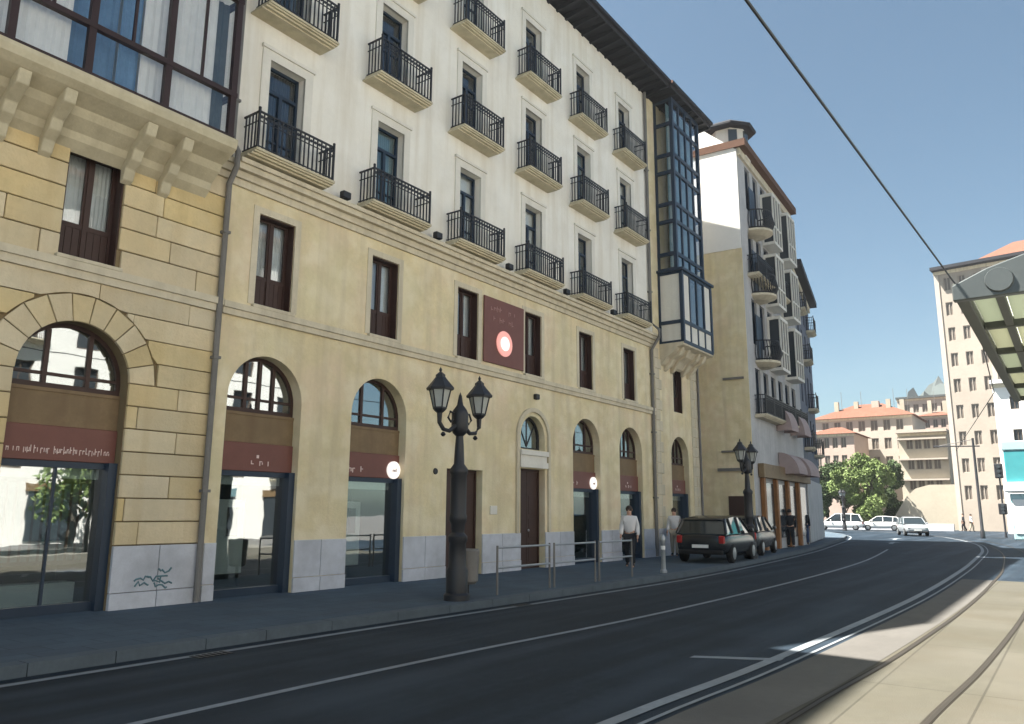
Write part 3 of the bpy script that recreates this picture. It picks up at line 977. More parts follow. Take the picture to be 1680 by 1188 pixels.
# floodlights on the cornice
for k, x in enumerate([BAYS[0] - 1.35] + [(BAYS[i] + BAYS[i + 1]) / 2 for i in range(5)]):
    f = thing('floodlight', 'small black floodlight on the cornice, ' + ['first from the brown gallery', 'second from the brown gallery', 'third from the brown gallery', 'fourth from the brown gallery', 'fifth from the brown gallery', 'sixth from the brown gallery'][k], 'floodlight', (FX + x, FY - 0.22, 8.35), 0, 'floodlights on the cornice')
    MB().box(-0.11, 0.11, -0.09, 0.06, 0.06, 0.22).build('housing', 'iron', f, bevel=0.015)
    MB().box(-0.09, 0.09, -0.06, 0.04, 0.222, 0.232).build('lens', 'lampglass', f)
    MB().box(-0.02, 0.02, -0.03, 0.03, 0.0, 0.06).build('bracket', 'iron', f)

# ------------------------------------------------------------------ left building with the brown gallery
LX = -6.0
lb = thing('ashlar_building', 'ochre ashlar building with brown timber gallery above a wide shop arch', 'building', (LX, FY, 0))
LW = FX - LX - 0.02
lc = 5.73 - LX
LOPS = [(lc - 0.87, lc + 0.87, 0.13, 4.62, True), (lc - 0.46, lc + 0.46, 5.62, 7.5)]
for k in (1, 2):
    LOPS.append((lc - 0.87 - 3.9 * k, lc + 0.87 - 3.9 * k, 0.13, 4.62, True))
    LOPS.append((lc - 0.46 - 3.9 * k, lc + 0.46 - 3.9 * k, 5.62, 7.5))
TOPL = 18.4
wall_mesh(0, LW, 0.13, 8.3, LOPS, 0.34, 0.03).build('ground_floor_wall', 'joint', lb, bevel=-1)
UOPS = []
LS = 4.3 - LX                       # right of this the unseen roofline is shaped to cast the notched ground shadow
LZ = 15.1
b = MB()
b.quad((0, 0, 8.3), (LS, 0, 8.3), (LS, 0, TOPL), (0, 0, TOPL))
b.quad((LS, 0, 8.3), (LW, 0, 8.3), (LW, 0, TOPL), (LS, 0, LZ))
b.build('upper_wall', 'plaster', lb, bevel=-1)
b = MB()
b.quad((0, 10, 0), (0, 0.03, 0), (0, 0.03, TOPL), (0, 10, TOPL))
b.quad((LS, 0.0, LZ), (LS, 10, LZ), (LS, 10, TOPL), (LS, 0.0, TOPL))
b.quad((0, 10, 0), (LW, 10, 0), (LW, 10, TOPL), (0, 10, TOPL))
b.build('back_wall', 'plaster', lb)
# ashlar blocks, each one a piece
J = 0.014
rng = random.Random(3)
ARC_R, ARC_Z = 1.31, 3.75
def block(x0, x1, z0, z1):
    e = rng.uniform(-0.006, 0.006)
    a0, a1, c0, c1 = x0 + J / 2, x1 - J / 2, z0 + J, z1 - J / 3
    if c1 <= ARC_Z + 0.02 or c0 >= ARC_Z + ARC_R or abs((a0 + a1) / 2 - lc) - (a1 - a0) / 2 >= ARC_R + J:
        MB().box(a0, a1, -0.03 + e, 0.028, c0, c1).build('stone_block', 'block', lb, bevel=0.009)
        return
    RR = ARC_R + J
    low = []
    N_ = 14
    for i in range(N_ + 1):
        xx = a0 + (a1 - a0) * i / N_
        d = RR * RR - (xx - lc) ** 2
        zb = max(c0, ARC_Z + math.sqrt(d)) if d > 0 else c0
        if zb < c1 - 0.015:
            low.append((xx, zb))
    if len(low) < 2 or low[-1][0] - low[0][0] < 0.05:
        return
    pts = low + [(low[-1][0], c1), (low[0][0], c1)]
    MB().prism(pts, -0.03 + e, 0.028, 'y').build('stone_block', 'block', lb)
XMIN = 3.2 - LX
levels = [1.12 + (3.75 - 1.12) * k / 7 for k in range(8)] + [3.75 + (5.3 - 3.75) * k / 4 for k in range(1, 5)]
rows_ = list(zip(levels[:-1], levels[1:]))
top_l = [5.56 + (7.92 - 5.56) * k / 6 for k in range(7)]
rows_ += list(zip(top_l[:-1], top_l[1:]))
for row, (zm0, zm1) in enumerate(rows_):
    cuts = [XMIN - (0.45 if row % 2 else 0.0)]
    while cuts[-1] < LW:
        nx = cuts[-1] + rng.uniform(1.05, 1.6)
        cuts.append(LW if LW - nx < 0.35 else nx)
    for a, c in zip(cuts[:-1], cuts[1:]):
        segs = [(a, c)]
        for o in LOPS[:2]:
            arch = len(o) > 4
            if zm1 > o[2] + 0.01 and zm0 < (ARC_Z - 0.01 if arch else o[3]):
                segs = [t_ for s_ in segs for t_ in ((s_[0], min(s_[1], o[0])), (max(s_[0], o[1]), s_[1])) if t_[1] - t_[0] > 0.07]
        for s_ in segs:
            block(s_[0], s_[1], zm0, zm1)
# voussoirs
NV = 11
for k in range(NV):
    a0, a1 = math.pi * k / NV + 0.008, math.pi * (k + 1) / NV - 0.008
    r0, r1 = 0.87, 1.305
    zc = 3.75
    pts = [(lc - r0 * math.cos(a0), zc + r0 * math.sin(a0)), (lc - r0 * math.cos((a0 + a1) / 2), zc + r0 * math.sin((a0 + a1) / 2)), (lc - r0 * math.cos(a1), zc + r0 * math.sin(a1)), (lc - r1 * math.cos(a1), zc + r1 * math.sin(a1)), (lc - r1 * math.cos(a0), zc + r1 * math.sin(a0))]
    e = rng.uniform(-0.004, 0.004)
    MB().prism(pts, -0.034 + e, 0.028, 'y').build('voussoir', 'block', lb, bevel=0.006)
for (a, c) in ((lc - 3.03, lc - 0.87), (lc + 0.87, LW)):
    n = max(1, round((c - a) / 0.85))
    for j in range(n):
        p, q = a + (c - a) * j / n + 0.006, a + (c - a) * (j + 1) / n - 0.006
        MB().box(p, q, -0.06, 0.02, 0.10, 0.38).build('granite_slab', 'granite', lb, bevel=0.006)
        MB().box(p, q, -0.045, 0.02, 0.39, 1.115).build('granite_slab', 'granite', lb, bevel=0.006)
# graffiti scribble on the granite pier
b = MB()
sx, sz = lc + 1.15, 0.5
for q in range(7):
    x_, z_ = rng.uniform(0, 0.55), rng.uniform(-0.03, 0.28)
    pts = [(x_ + 0.05 * i + rng.uniform(-0.02, 0.02), z_ + rng.uniform(-0.06, 0.06)) for i in range(6)]
    b.tube([(sx + p[0], -0.046, sz + p[1]) for p in pts], 0.016, 6)
b.build('graffiti', 'graffiti', lb)
b = MB()
b.box(0, LW, -0.08, 0.03, 5.30, 5.43)
b.box(0, LW, -0.12, 0.03, 5.43, 5.555)
b.build('string_course', 'trim', lb)
shop_bay(lb, lc, 1.74, 4.62, 0)
casement(lb, lc, 5.62, 0.92, 1.88, 0.24)
MB().box(lc - 0.52, lc + 0.52, -0.13, 0.2, 5.556, 5.62).build('window_sill', 'trim', lb, bevel=0.008)
for k in (1, 2):
    casement(lb, lc - 3.9 * k, 5.62, 0.92, 1.88, 0.24)
    shop_bay(lb, lc - 3.9 * k, 1.74, 4.62, 1)
# band under the gallery
b = MB()
for (e, z0, z1) in ((0.08, 7.92, 8.05), (0.16, 8.05, 8.2), (0.22, 8.2, 8.3)):
    b.box(0, LW, -e, 0.03, z0, z1)
b.build('cornice', 'trim', lb)
# gallery (timber oriel)
gx0, gx1, go = 1.42 - LX, 7.62 - LX, 0.86
gal = MB()
# moulded corbel base under gallery
prof = [(0.0, 7.35), (-0.16, 7.5), (-0.2, 7.62), (-0.42, 7.78), (-0.5, 7.9), (-0.78, 8.02), (-0.84, 8.06), (-0.9, 8.1), (-0.93, 8.2), (-0.93, 8.27), (0.0, 8.27)]
gal.prism([(p[0], p[1]) for p in prof], gx0 - 0.03, gx1 + 0.05, 'x')
g = gal.build('gallery', 'slab', lb)
for xx in (4.22, 4.88, 6.18, 6.84):
    c = MB()
    c.prism([(-0.02, 7.1), (-0.12, 7.16), (-0.18, 7.34), (-0.34, 7.46), (-0.4, 7.62), (-0.72, 7.8), (-0.78, 8.0), (0.0, 8.0)], xx - LX - 0.09, xx - LX + 0.09, 'x')
    c.build('console', 'slab', g, bevel=0.012)
# timber frame
fr = MB()
t = 0.09
zlev = [8.30, 9.14, 11.05, 11.5, 12.4, 14.3, 14.7]
mull = [1.46, 2.72, 3.94, 5.03, 6.30, 7.55]
for z in zlev:
    fr.box(gx0, gx1, -go - 0.02, -go + 0.08, z - 0.045, z + 0.045)
    fr.box(gx0, gx0 + 0.08, -go + 0.08, 0, z - 0.045, z + 0.045)
    fr.box(gx1 - 0.08, gx1, -go + 0.08, 0, z - 0.045, z + 0.045)
for x in mull:
    fr.box(x - LX - 0.055, x - LX + 0.055, -go - 0.012, -go + 0.09, 8.25, 14.74)
for x in ((2.1, 3.32, 4.45, 5.68, 6.92)):
    fr.box(x - LX - 0.02, x - LX + 0.02, -go + 0.01, -go + 0.06, 9.18, 11.0)
fr.build('gallery_frame', 'gwood', g)
for i in range(len(mull) - 1):
    for j in range(len(zlev) - 1):
        x0, x1 = mull[i] - LX + 0.05, mull[i + 1] - LX - 0.05
        MB().box(x0, x1, -go + 0.035, -go + 0.041, zlev[j] + 0.04, zlev[j + 1] - 0.04).build('pane', 'galglass', g)
for x in (gx0 + 0.035, gx1 - 0.041):
    MB().box(x, x + 0.006, -go + 0.09, -0.01, 8.34, 14.4).build('pane', 'galglass', g)
# blinds / curtains behind the gallery glass
def drape(x0, x1, z0, z1, y, m, name='curtain'):
    c = MB()
    N = max(4, int((x1 - x0) / 0.06))
    for k in range(N):
        a0, a1 = x0 + (x1 - x0) * k / N, x0 + (x1 - x0) * (k + 1) / N
        yy0, yy1 = y + 0.035 * (k % 2), y + 0.035 * ((k + 1) % 2)
        c.quad((a0, yy0, z0), (a1, yy1, z0), (a1, yy1, z1), (a0, yy0, z1))
    c.build(name, m, g)
for j in (0, 3):
    drape(mull[0] - LX, mull[1] - LX, zlev[j], zlev[j + 2], -go + 0.2, 'blind')
    drape(mull[1] - LX, mull[2] - LX, zlev[j], zlev[j + 2], -go + 0.2, 'blind')
    drape(mull[2] - LX, mull[2] - LX + 0.85, zlev[j], zlev[j + 2], -go + 0.2, 'blind')
    drape(mull[2] - LX + 0.85, mull[4] - LX - 0.75, zlev[j], zlev[j + 2], -go + 0.34, 'bcurtain')
    drape(mull[4] - LX - 0.75, mull[4] - LX - 0.4, zlev[j], zlev[j + 2], -go + 0.24, 'bcurtain')
    drape(mull[4] - LX - 0.4, mull[4] - LX, zlev[j], zlev[j + 2], -go + 0.2, 'blind')
    drape(mull[4] - LX, mull[5] - LX - 0.3, zlev[j], zlev[j + 2], -go + 0.2, 'blind')
    drape(mull[5] - LX - 0.3, mull[5] - LX, zlev[j], zlev[j + 2], -go + 0.3, 'shopdark')
MB().box(gx0 - 0.05, gx1 + 0.05, -go - 0.1, 0.0, 14.75, 14.95).build('gallery_roof', 'gwood', g)
eave(lb, 0.0, LS, 1.1, TOPL)
MB().prism([(-1.2, TOPL + 0.33), (4.8, TOPL + 2.1), (10.3, TOPL + 0.4), (10.3, TOPL + 0.25), (4.8, TOPL + 1.95), (-1.2, TOPL + 0.2)], 0.0, LS, 'x').build('roof', 'darktile', lb)
MB().prism([(LS + 0.01, LZ + 0.02), (LW - 0.02, TOPL + 0.02), (LW - 0.02, TOPL + 0.3), (LS + 0.01, LZ + 0.3)], -1.1, 10.2, 'y').build('shadow_notch_roof', 'darktile', lb)  # added out of view; its slope shapes the sunlit notch on the ground
b = MB()
b.tube([(LW - 0.08, -0.1, 0.15), (LW - 0.08, -0.1, 7.8), (LW - 0.08, -0.3, 8.1), (LW - 0.08, -0.3, 8.4), (LW - 0.08, -0.1, 8.7), (LW - 0.08, -0.1, TOPL)], 0.055, 10)
for z in (2.0, 4.4, 6.8, 9.5, 12.5, 15):
    b.box(LW - 0.15, LW - 0.01, -0.17, 0.0, z, z + 0.05)
b.build('drainpipe', 'pipe', lb, smooth=True)

# ------------------------------------------------------------------ end building with dark glazed gallery
EX = 26.74
eb = thing('gallery_building', 'narrow ochre stone building with tall dark glazed gallery under the eave', 'building', (EX, FY, 0))
EW = 31.0 - EX
ec = 28.93 - EX
wall_mesh(0, EW, 0.13, EAVE, [(ec - 0.84, ec + 0.84, 0.13, 4.65, True), (ec - 0.44, ec + 0.44, 5.62, 7.55)], 0.3).build('facade_wall', 'stone', eb, bevel=-1)
b = MB()
b.quad((EW, 0, 0), (EW, 10, 0), (EW, 10, EAVE), (EW, 0, EAVE))
b.quad((0, 10, 0), (EW, 10, 0), (EW, 10, EAVE), (0, 10, EAVE))
b.build('back_wall', 'plaster', eb)
casement(eb, ec, 5.62, 0.88, 1.93)
shop_bay(eb, ec, 1.68, 4.65, 1)
rng = random.Random(11)
for (x0, s) in ((0.02, 1), (ec + 1.25, 1), (EW - 0.62, -1)):
    z = 1.14
    k = 0
    while z < 7.7:
        w = 0.62 if k % 2 else 0.42
        if x0 == ec + 1.25:
            w -= 0.1
        a = x0 if s > 0 else EW - w
        MB().box(a, a + w - 0.01, -0.03 + rng.uniform(-0.005, 0.005), 0.02, z, z + 0.39).build('quoin_stone', 'trim', eb, bevel=0.012)
        z += 0.4
        k += 1
for (a, c) in ((0.02, ec - 0.84), (ec + 0.84, EW - 0.02)):
    n = max(1, round((c - a) / 0.9))
    for j in range(n):
        MB().box(a + (c - a) * j / n + 0.006, a + (c - a) * (j + 1) / n - 0.006, -0.05, 0.02, 0.1, 1.12).build('granite_slab', 'granite', eb, bevel=0.006)
eave(eb, 0.02, EW, 1.05)
MB().prism([(-1.2, EAVE + 0.33), (4.8, EAVE + 2.1), (10.3, EAVE + 0.4), (10.3, EAVE + 0.25), (4.8, EAVE + 1.95), (-1.2, EAVE + 0.2)], 0.01, EW, 'x').build('roof', 'darktile', eb)
b = MB()
b.tube([(EW - 0.15, -0.08, 0.15), (EW - 0.15, -0.08, EAVE)], 0.05, 8)
b.build('drainpipe', 'pipe', eb, smooth=True)
# gallery: lower pale storey and upper glazed storeys
def oriel(parent, x0, x1, out, levels, nm, frame_m, pane_fn, solid_bottom=None):
    fr = MB()
    t = 0.05
    xs = [x0 + (x1 - x0) * k / nm for k in range(nm + 1)]
    ys = [-out, -out / 2, 0.0]
    for z in levels:
        fr.box(x0 - t, x1 + t, -out - t, -out + t, z - 0.07, z + 0.07)
        for xx in (x0, x1):
            fr.box(xx - t, xx + t, -out + t, 0.0, z - 0.07, z + 0.07)
    for xx in xs:
        fr.box(xx - 0.045, xx + 0.045, -out - 0.04, -out + 0.04, levels[0], levels[-1])
    for xx in (x0, x1):
        fr.box(xx - 0.07, xx + 0.07, -out - 0.065, -out + 0.07, levels[0], levels[-1])
        fr.box(xx - 0.045, xx + 0.045, -0.09, 0.0, levels[0], levels[-1])
    o = fr.build('gallery', frame_m, parent)
    for j in range(len(levels) - 1):
        for i in range(nm):
            m, nme = pane_fn(i, j)
            MB().box(xs[i] + 0.04, xs[i + 1] - 0.04, -out - 0.004, -out + 0.004, levels[j] + 0.06, levels[j + 1] - 0.06).build(nme, m, o)
        for xx in (x0, x1):
            m, nme = pane_fn(-1, j)
            MB().box(xx - 0.004, xx + 0.004, -out + 0.06, -0.08, levels[j] + 0.06, levels[j + 1] - 0.06).build(nme, m, o)
    return o
oriel(eb, ec - 1.55, ec + 1.35, 0.98, [8.15, 8.95, 10.95], 4, 'teal', lambda i, j: (('surround', 'panel') if j == 0 or i in (0, 3, -1) else ('galglass', 'pane')))
up = oriel(eb, ec - 1.5, ec + 1.15, 0.78, [11.1, 11.75, 13.1, 13.85, 15.2, 15.95, 17.3, 18.35], 4, 'teal', lambda i, j: ('galglass', 'pane'))
b = MB()
b.box(ec - 1.7, ec + 1.5, -1.12, 0.0, 10.98, 11.08)
b.build('gallery_ledge', 'teal', eb)
b = MB()
b.box(ec - 1.4, ec + 1.05, -0.5, -0.48, 11.1, 18.3)
b.build('blind', 'tealblind', up)
b = MB()
b.box(ec - 1.45, ec + 1.25, -0.7, -0.68, 8.2, 10.9)
b.build('interior', 'shopdark', up)
b = MB()
b.prism([(0.0, 7.3), (-0.12, 7.36), (-0.3, 7.6), (-0.55, 7.75), (-0.72, 7.95), (-1.0, 8.02), (-1.02, 8.13), (0.0, 8.13)], ec - 1.62, ec + 1.42, 'x')
b.build('corbel', 'trim', eb)
for xx in (ec - 1.2, ec - 0.6, ec + 0.4, ec + 1.0):
    MB().prism([(-0.0, 7.1), (-0.14, 7.18), (-0.4, 7.55), (-0.7, 7.7), (-0.85, 8.0), (0.0, 8.0)], xx - 0.1, xx + 0.1, 'x').build('console', 'trim', eb, bevel=0.02)

# ------------------------------------------------------------------ generic far facade
def far_building(name, label, loc, rotz, w, dep, h, wall_m, roof, rows, cols, win=(1.0, 1.5), z0=3.5, frame='shutter', balc=False, parts=None, ground_h=3.0, margin=0.8, roof_m='tile', side_win=0, over=0.5, pane_m='dglass'):
    """box building: facade on local y=0 with real openings"""
    o = thing(name, label, 'building', loc, rotz)
    ops = []
    px = (w - 2 * margin) / cols
    pz = (h - z0) / rows
    for i in range(cols):
        for j in range(rows):
            cx = margin + px * (i + 0.5)
            cz = z0 + pz * j + pz * 0.2
            ops.append((cx - win[0] / 2, cx + win[0] / 2, cz, cz + min(win[1], pz * 0.75)))
    wall_mesh(0, w, 0, h, ops, 0.22).build('facade_wall', wall_m, o, bevel=-1)
    b = MB()
    b.quad((0, 0, 0), (0, dep, 0), (0, dep, h), (0, 0, h))
    b.quad((w, 0, 0), (w, 0, h), (w, dep, h), (w, dep, 0))
    b.quad((0, dep, 0), (w, dep, 0), (w, dep, h), (0, dep, h))
    b.quad((0, 0.3, h), (w, 0.3, h), (w, dep, h), (0, dep, h))
    b.build('side_wall', wall_m, o, bevel=-1)
    for k, (a, c, d, e) in enumerate(ops):
        me = cached(('fw', round(c - a, 2), round(e - d, 2), frame), lambda: ring(MB(), c - a, e - d, 0.07, 0.1, 0.16).box(-0.03, 0.03, 0.1, 0.15, 0.07, e - d - 0.07).mesh('window', frame))
        wn_ = put('window', me, o, ((a + c) / 2, 0, d))
        pm = cached(('fp', round(c - a, 2), round(e - d, 2), pane_m), lambda: MB().box(-(c - a) / 2, (c - a) / 2, 0.17, 0.19, 0, e - d).mesh('pane', pane_m))
        put('pane', pm, wn_)
        if balc and (k % balc == 0):
            balcony(o, (a + c) / 2, d, (c - a) / 2 + 0.35, 0.5, 0.85, 'trim')
    if roof == 'hip':
        b = MB()
        e = over
        hh = min(w, dep) * 0.22
        ins = min(w, dep) * 0.4
        A = [(-e, -e, h), (w + e, -e, h), (w + e, dep + e, h), (-e, dep + e, h)]
        T = [(ins, dep / 2, h + hh), (w - ins, dep / 2, h + hh)]
        b.poly([A[0], A[1], T[1], T[0]])
        b.poly([A[1], A[2], T[1]])
        b.poly([A[2], A[3], T[0], T[1]])
        b.poly([A[3], A[0], T[0]])
        b.poly([A[3], A[2], A[1], A[0]])
        b.build('roof', roof_m, o)
    else:
        MB().box(-0.15, w + 0.15, -over, dep, h + 0.01, h + 0.35).build('roof', roof_m, o)
    b = MB()
    b.box(-0.05, w + 0.05, -0.12, 0.0, h - 0.35, h - 0.01)
    b.build('cornice', 'trim', o)
    return o

# grey turreted building beyond the gallery building (its gable projects into the street)
a3 = math.atan2(11.45 - 10.95, 42.3 - 32.75)
gb = far_building('turret_building', 'grey balconied building with upper gable coloured as sunlit and corner turret', (32.75, 10.95, 0.1), a3, 9.6, 9.0, 18.0, 'grey', 'flat', 4, 6, (0.85, 2.1), 5.2, 'teal', 2, roof_m='darktile', over=0.4)
# gable skin: shaded stone tone below, sunlight painted as white above, on the side that looks down the street
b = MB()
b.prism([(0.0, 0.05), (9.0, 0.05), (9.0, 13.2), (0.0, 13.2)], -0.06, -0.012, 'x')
b.build('shaded_stone_gable', 'stone', gb)
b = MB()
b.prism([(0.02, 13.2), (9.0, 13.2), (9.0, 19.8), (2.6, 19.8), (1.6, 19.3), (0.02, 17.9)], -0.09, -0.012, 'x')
b.build('sunlit_gable', 'gwhite', gb)
for (z, t_, y0, y1) in ((7.3, 0.09, 0.2, 1.1), (4.15, 0.08, 0.1, 1.3), (3.35, 0.13, 0.1, 1.5)):
    MB().box(-0.16, -0.06, y0, y1, z, z + t_).build('ledge', 'pipe', gb)
sd = MB().box(-0.1, -0.061, 0.35, 1.1, 0.15, 2.3).build('side_door', 'wood', gb)
# turret
b = MB()
b.lathe([(0.98, 17.9), (0.98, 18.2), (0.88, 18.25), (0.88, 19.35)], (1.3, 0.75, 0), 8, rot=R(22.5))
tur = b.build('turret', 'surround', gb)
b = MB()
b.lathe([(0.0, 19.35), (1.25, 19.35), (1.3, 19.42), (1.3, 19.5), (0.9, 19.75), (0.0, 19.9)], (1.3, 0.75, 0), 8, rot=R(22.5))
b.build('turret_roof', 'eave', tur)
for an in (-150, -100, -50):
    c, s = math.cos(R(an)), math.sin(R(an))
    MB().prism([(1.3 + 0.84 * c - 0.2 * s, 0.75 + 0.84 * s + 0.2 * c), (1.3 + 0.84 * c + 0.2 * s, 0.75 + 0.84 * s - 0.2 * c), (1.3 + 0.9 * c + 0.2 * s, 0.75 + 0.9 * s - 0.2 * c), (1.3 + 0.9 * c - 0.2 * s, 0.75 + 0.9 * s + 0.2 * c)], 18.35, 19.25, 'z').build('turret_window', 'dglass', tur)
# round-bellied iron balconies on the front corner
for z in (8.2, 11.3, 14.4):
    b = MB()
    b.lathe([(0.0, -0.2), (0.5, -0.15), (0.85, 0.0), (0.85, 0.1), (0.0, 0.1)], (2.0, -0.05, z), 16)
    bb = b.build('round_balcony', 'trim', gb)
    r_ = MB()
    for k in range(22):
        an = math.pi + math.pi * k / 21
        c, s = math.cos(an), math.sin(an)
        r_.tube([(2.0 + 0.78 * c, -0.05 + 0.78 * s, z + 0.1), (2.0 + 0.92 * c, -0.05 + 0.92 * s, z + 0.45), (2.0 + 0.8 * c, -0.05 + 0.8 * s, z + 1.0)], 0.022, 5)
    for zz, rr in ((0.15, 0.8), (1.0, 0.8)):
        r_.tube([(2.0 + rr * math.cos(math.pi + math.pi * k / 16), -0.05 + rr * math.sin(math.pi + math.pi * k / 16), z + zz) for k in range(17)], 0.03, 6)
    r_.build('railing', 'iron', bb)
    MB().box(1.55, 2.45, -0.03, -0.005, z + 0.1, z + 2.3).build('balcony_door', 'teal', gb)
# glazed bays
for bx in (4.3, 7.3):
    for z in (8.3, 11.4, 14.5):
        fb = MB()
        fb.box(bx - 0.75, bx + 0.75, -0.62, -0.005, z - 0.12, z + 0.02)
        fb.box(bx - 0.75, bx + 0.75, -0.62, -0.005, z + 2.35, z + 2.5)
        for xx in (bx - 0.75, bx - 0.27, bx + 0.2, bx + 0.68):
            fb.box(xx, xx + 0.07, -0.62, -0.55, z + 0.02, z + 2.35)
        fb.box(bx - 0.75, bx + 0.75, -0.61, -0.56, z + 0.78, z + 0.86)
        for xx in (bx - 0.75, bx + 0.68):
            fb.box(xx, xx + 0.07, -0.1, -0.01, z + 0.02, z + 2.35)
        bay = fb.build('bay_window', 'surround', gb)
        MB().box(bx - 0.70, bx + 0.70, -0.57, -0.02, z + 0.03, z + 2.34).build('pane', 'dglass', bay)
# ground-floor timber shop posts and pink awnings
for k in range(4):
    xx = 0.8 + k * 2.1
    MB().box(xx, xx + 0.3, -0.2, -0.02, 0.05, 3.1).build('shop_post', 'orange', gb, bevel=0.02)
    MB().box(xx + 0.34, xx + 2.0, -0.06, -0.02, 0.5, 2.9).build('shop_window', 'dglass', gb)
MB().box(0.6, 9.5, -0.28, -0.02, 3.1, 3.7).build('shop_fascia', 'fascia', gb, bevel=0.02)
def awning(parent, x0, x1, z0, z1, out):
    c = MB()
    N = 10
    for k in range(N):
        t0, t1 = k / N, (k + 1) / N
        f = lambda t: (-out * math.sin(t * math.pi / 2) - 0.03, z0 + (z1 - z0) * math.cos(t * math.pi / 2))
        a, d = f(t0), f(t1)
        c.quad((x0, a[0], a[1]), (x1, a[0], a[1]), (x1, d[0], d[1]), (x0, d[0], d[1]))
    for xx in (x0, x1):
        c.poly([(xx, -0.03, z0)] + [(xx, -out * math.sin(k / N * math.pi / 2) - 0.03, z0 + (z1 - z0) * math.cos(k / N * math.pi / 2)) for k in range(N + 1)])
    return c.build('awning', 'pinkcloth', parent, bevel=-1)
awning(gb, 4.2, 5.9, 3.4, 4.4, 0.9)
awning(gb, 6.6, 8.6, 3.4, 4.4, 0.9)
awning(gb, 4.1, 5.5, 5.4, 6.6, 0.7)
awning(gb, 6.8, 8.2, 5.4, 6.6, 0.7)
# dark neighbouring building at the bend
a4 = math.atan2(13.2 - 11.5, 52 - 42.4)
db = far_building('shaded_building', 'dark slate-coloured building with heavy projecting eave at the bend of the street', (42.4, 11.5, 0.1), a4, 9.8, 9, 15.0, 'slate', 'flat', 4, 4, (0.95, 2.0), 4.6, 'teal', 3, roof_m='eave', over=0.55)
MB().box(0.3, 9.8, -0.1, -0.01, 0.1, 3.4).build('shop_front', 'grey', db, bevel=0.02)
bpy.context.view_layer.update()

# ------------------------------------------------------------------ buildings at the end of the street
rb = far_building('red_roof_building', 'cream building with orange tiled roof behind the trees', (122, 17.8 + 13.4, 0), -math.pi / 2, 13.4, 12, 15.6, 'farwhite', 'hip', 5, 7, (0.95, 1.6), 2.4, 'farframe', 0, pane_m='farpane')
MB().box(2.0, 5.2, -1.0, 0.0, 9.2, 9.5).build('balcony', 'trim', rb)
MB().box(2.0, 5.2, -1.0, -0.9, 9.5, 10.4).build('balcony_parapet', 'farpink', rb)
MB().box(7.5, 8.5, 4, 5, 15.5, 18.4).build('chimney', 'farpink', rb)
b2 = far_building('pale_block', 'pale low block with long balconies right of the orange roof', (112, 13.0 + 5.2, 0), -math.pi / 2, 5.6, 12, 12.0, 'farcream', 'flat', 4, 4, (0.8, 1.4), 1.6, 'farframe', 0, pane_m='farpane', roof_m='farwhite', over=0.9)
for j in range(4):
    MB().box(0.0, 5.6, -0.9, 0.0, 3.3 + j * 2.6, 3.5 + j * 2.6).build('balcony', 'farwhite', b2)
b3 = far_building('grey_tower_block', 'grey-white block rising behind the pale low block', (150, 16 + 8, 0), -math.pi / 2, 11.5, 12, 21.5, 'farwhite', 'flat', 6, 7, (0.9, 1.5), 3, 'farframe', 0, pane_m='farpane', roof_m='canopygrey')
b6 = far_building('pink_corner_house', 'pinkish house with low orange roof at far left beside the shaded building', (112, 29.6, 0), -math.pi / 2, 6.0, 9, 12.4, 'farpink', 'hip', 4, 4, (0.7, 1.5), 2.6, 'farframe', 0, pane_m='farpane')
b7 = far_building('back_street_house', 'small pale house with orange roof peeping between the orange-roofed block and the tall block', (140, 19.6, 0), -math.pi / 2, 5.0, 9, 17.2, 'farpink', 'hip', 6, 3, (0.7, 1.4), 2.6, 'farframe', 0, pane_m='farpane')
for bb_, pos in ((rb, ((2.4, 3.0), (5.0, 4.0), (9.6, 3.4), (11.2, 5.0))), (b7, ((1.2, 3.0), (3.2, 4.5)))):
    hh_ = 15.6 if bb_ is rb else 17.2
    for px_, py_ in pos:
        MB().box(px_, px_ + 0.6, py_, py_ + 0.6, hh_ + 0.3, hh_ + 2.9).build('chimney', 'farcream', bb_)
        MB().tube([(px_ + 1.1, py_, hh_ + 0.6), (px_ + 1.1, py_, hh_ + 4.4)], 0.03, 5).build('aerial', 'pipe', bb_)
# tall apartment block on the right
tb_ = far_building('tall_apartment_block', 'tall beige apartment block with grid of windows beside the tram shelter', (95, 10.35, 0), R(-96), 14.0, 14, 28.2, 'farbeige', 'flat', 9, 9, (0.7, 1.5), 2.6, 'farframe', 0, pane_m='farpane', roof_m='eave', over=1.0, margin=0.5)
b = MB()
b.poly([(3.0, 0.6, 28.56), (14.8, 0.6, 28.56), (14.8, 6, 31.8), (7.0, 6, 31.8)])
b.poly([(3.0, 0.6, 28.56), (7.0, 6, 31.8), (3.0, 12, 28.56)])
b.build('tiled_roof', 'tile', tb_, bevel=-1)
for xx in (0.0, 4.6, 9.2):
    MB().box(xx, xx + 0.45, -0.1, -0.002, 0.0, 27.8).build('pilaster', 'farwhite', tb_)
for j in range(1, 9):
    MB().box(5.2, 9.0, -0.5, -0.11, 2.6 + j * 2.84 + 0.35, 2.6 + j * 2.84 + 0.5).build('balcony', 'farwhite', tb_)
wb = far_building('white_annexe', 'bright white low building in front of the tall beige block', (84, 5.3, 0), R(-92), 8.0, 6, 13.6, 'gwhite', 'flat', 3, 4, (0.7, 1.2), 4.5, 'shutter', 0, roof_m='gwhite')

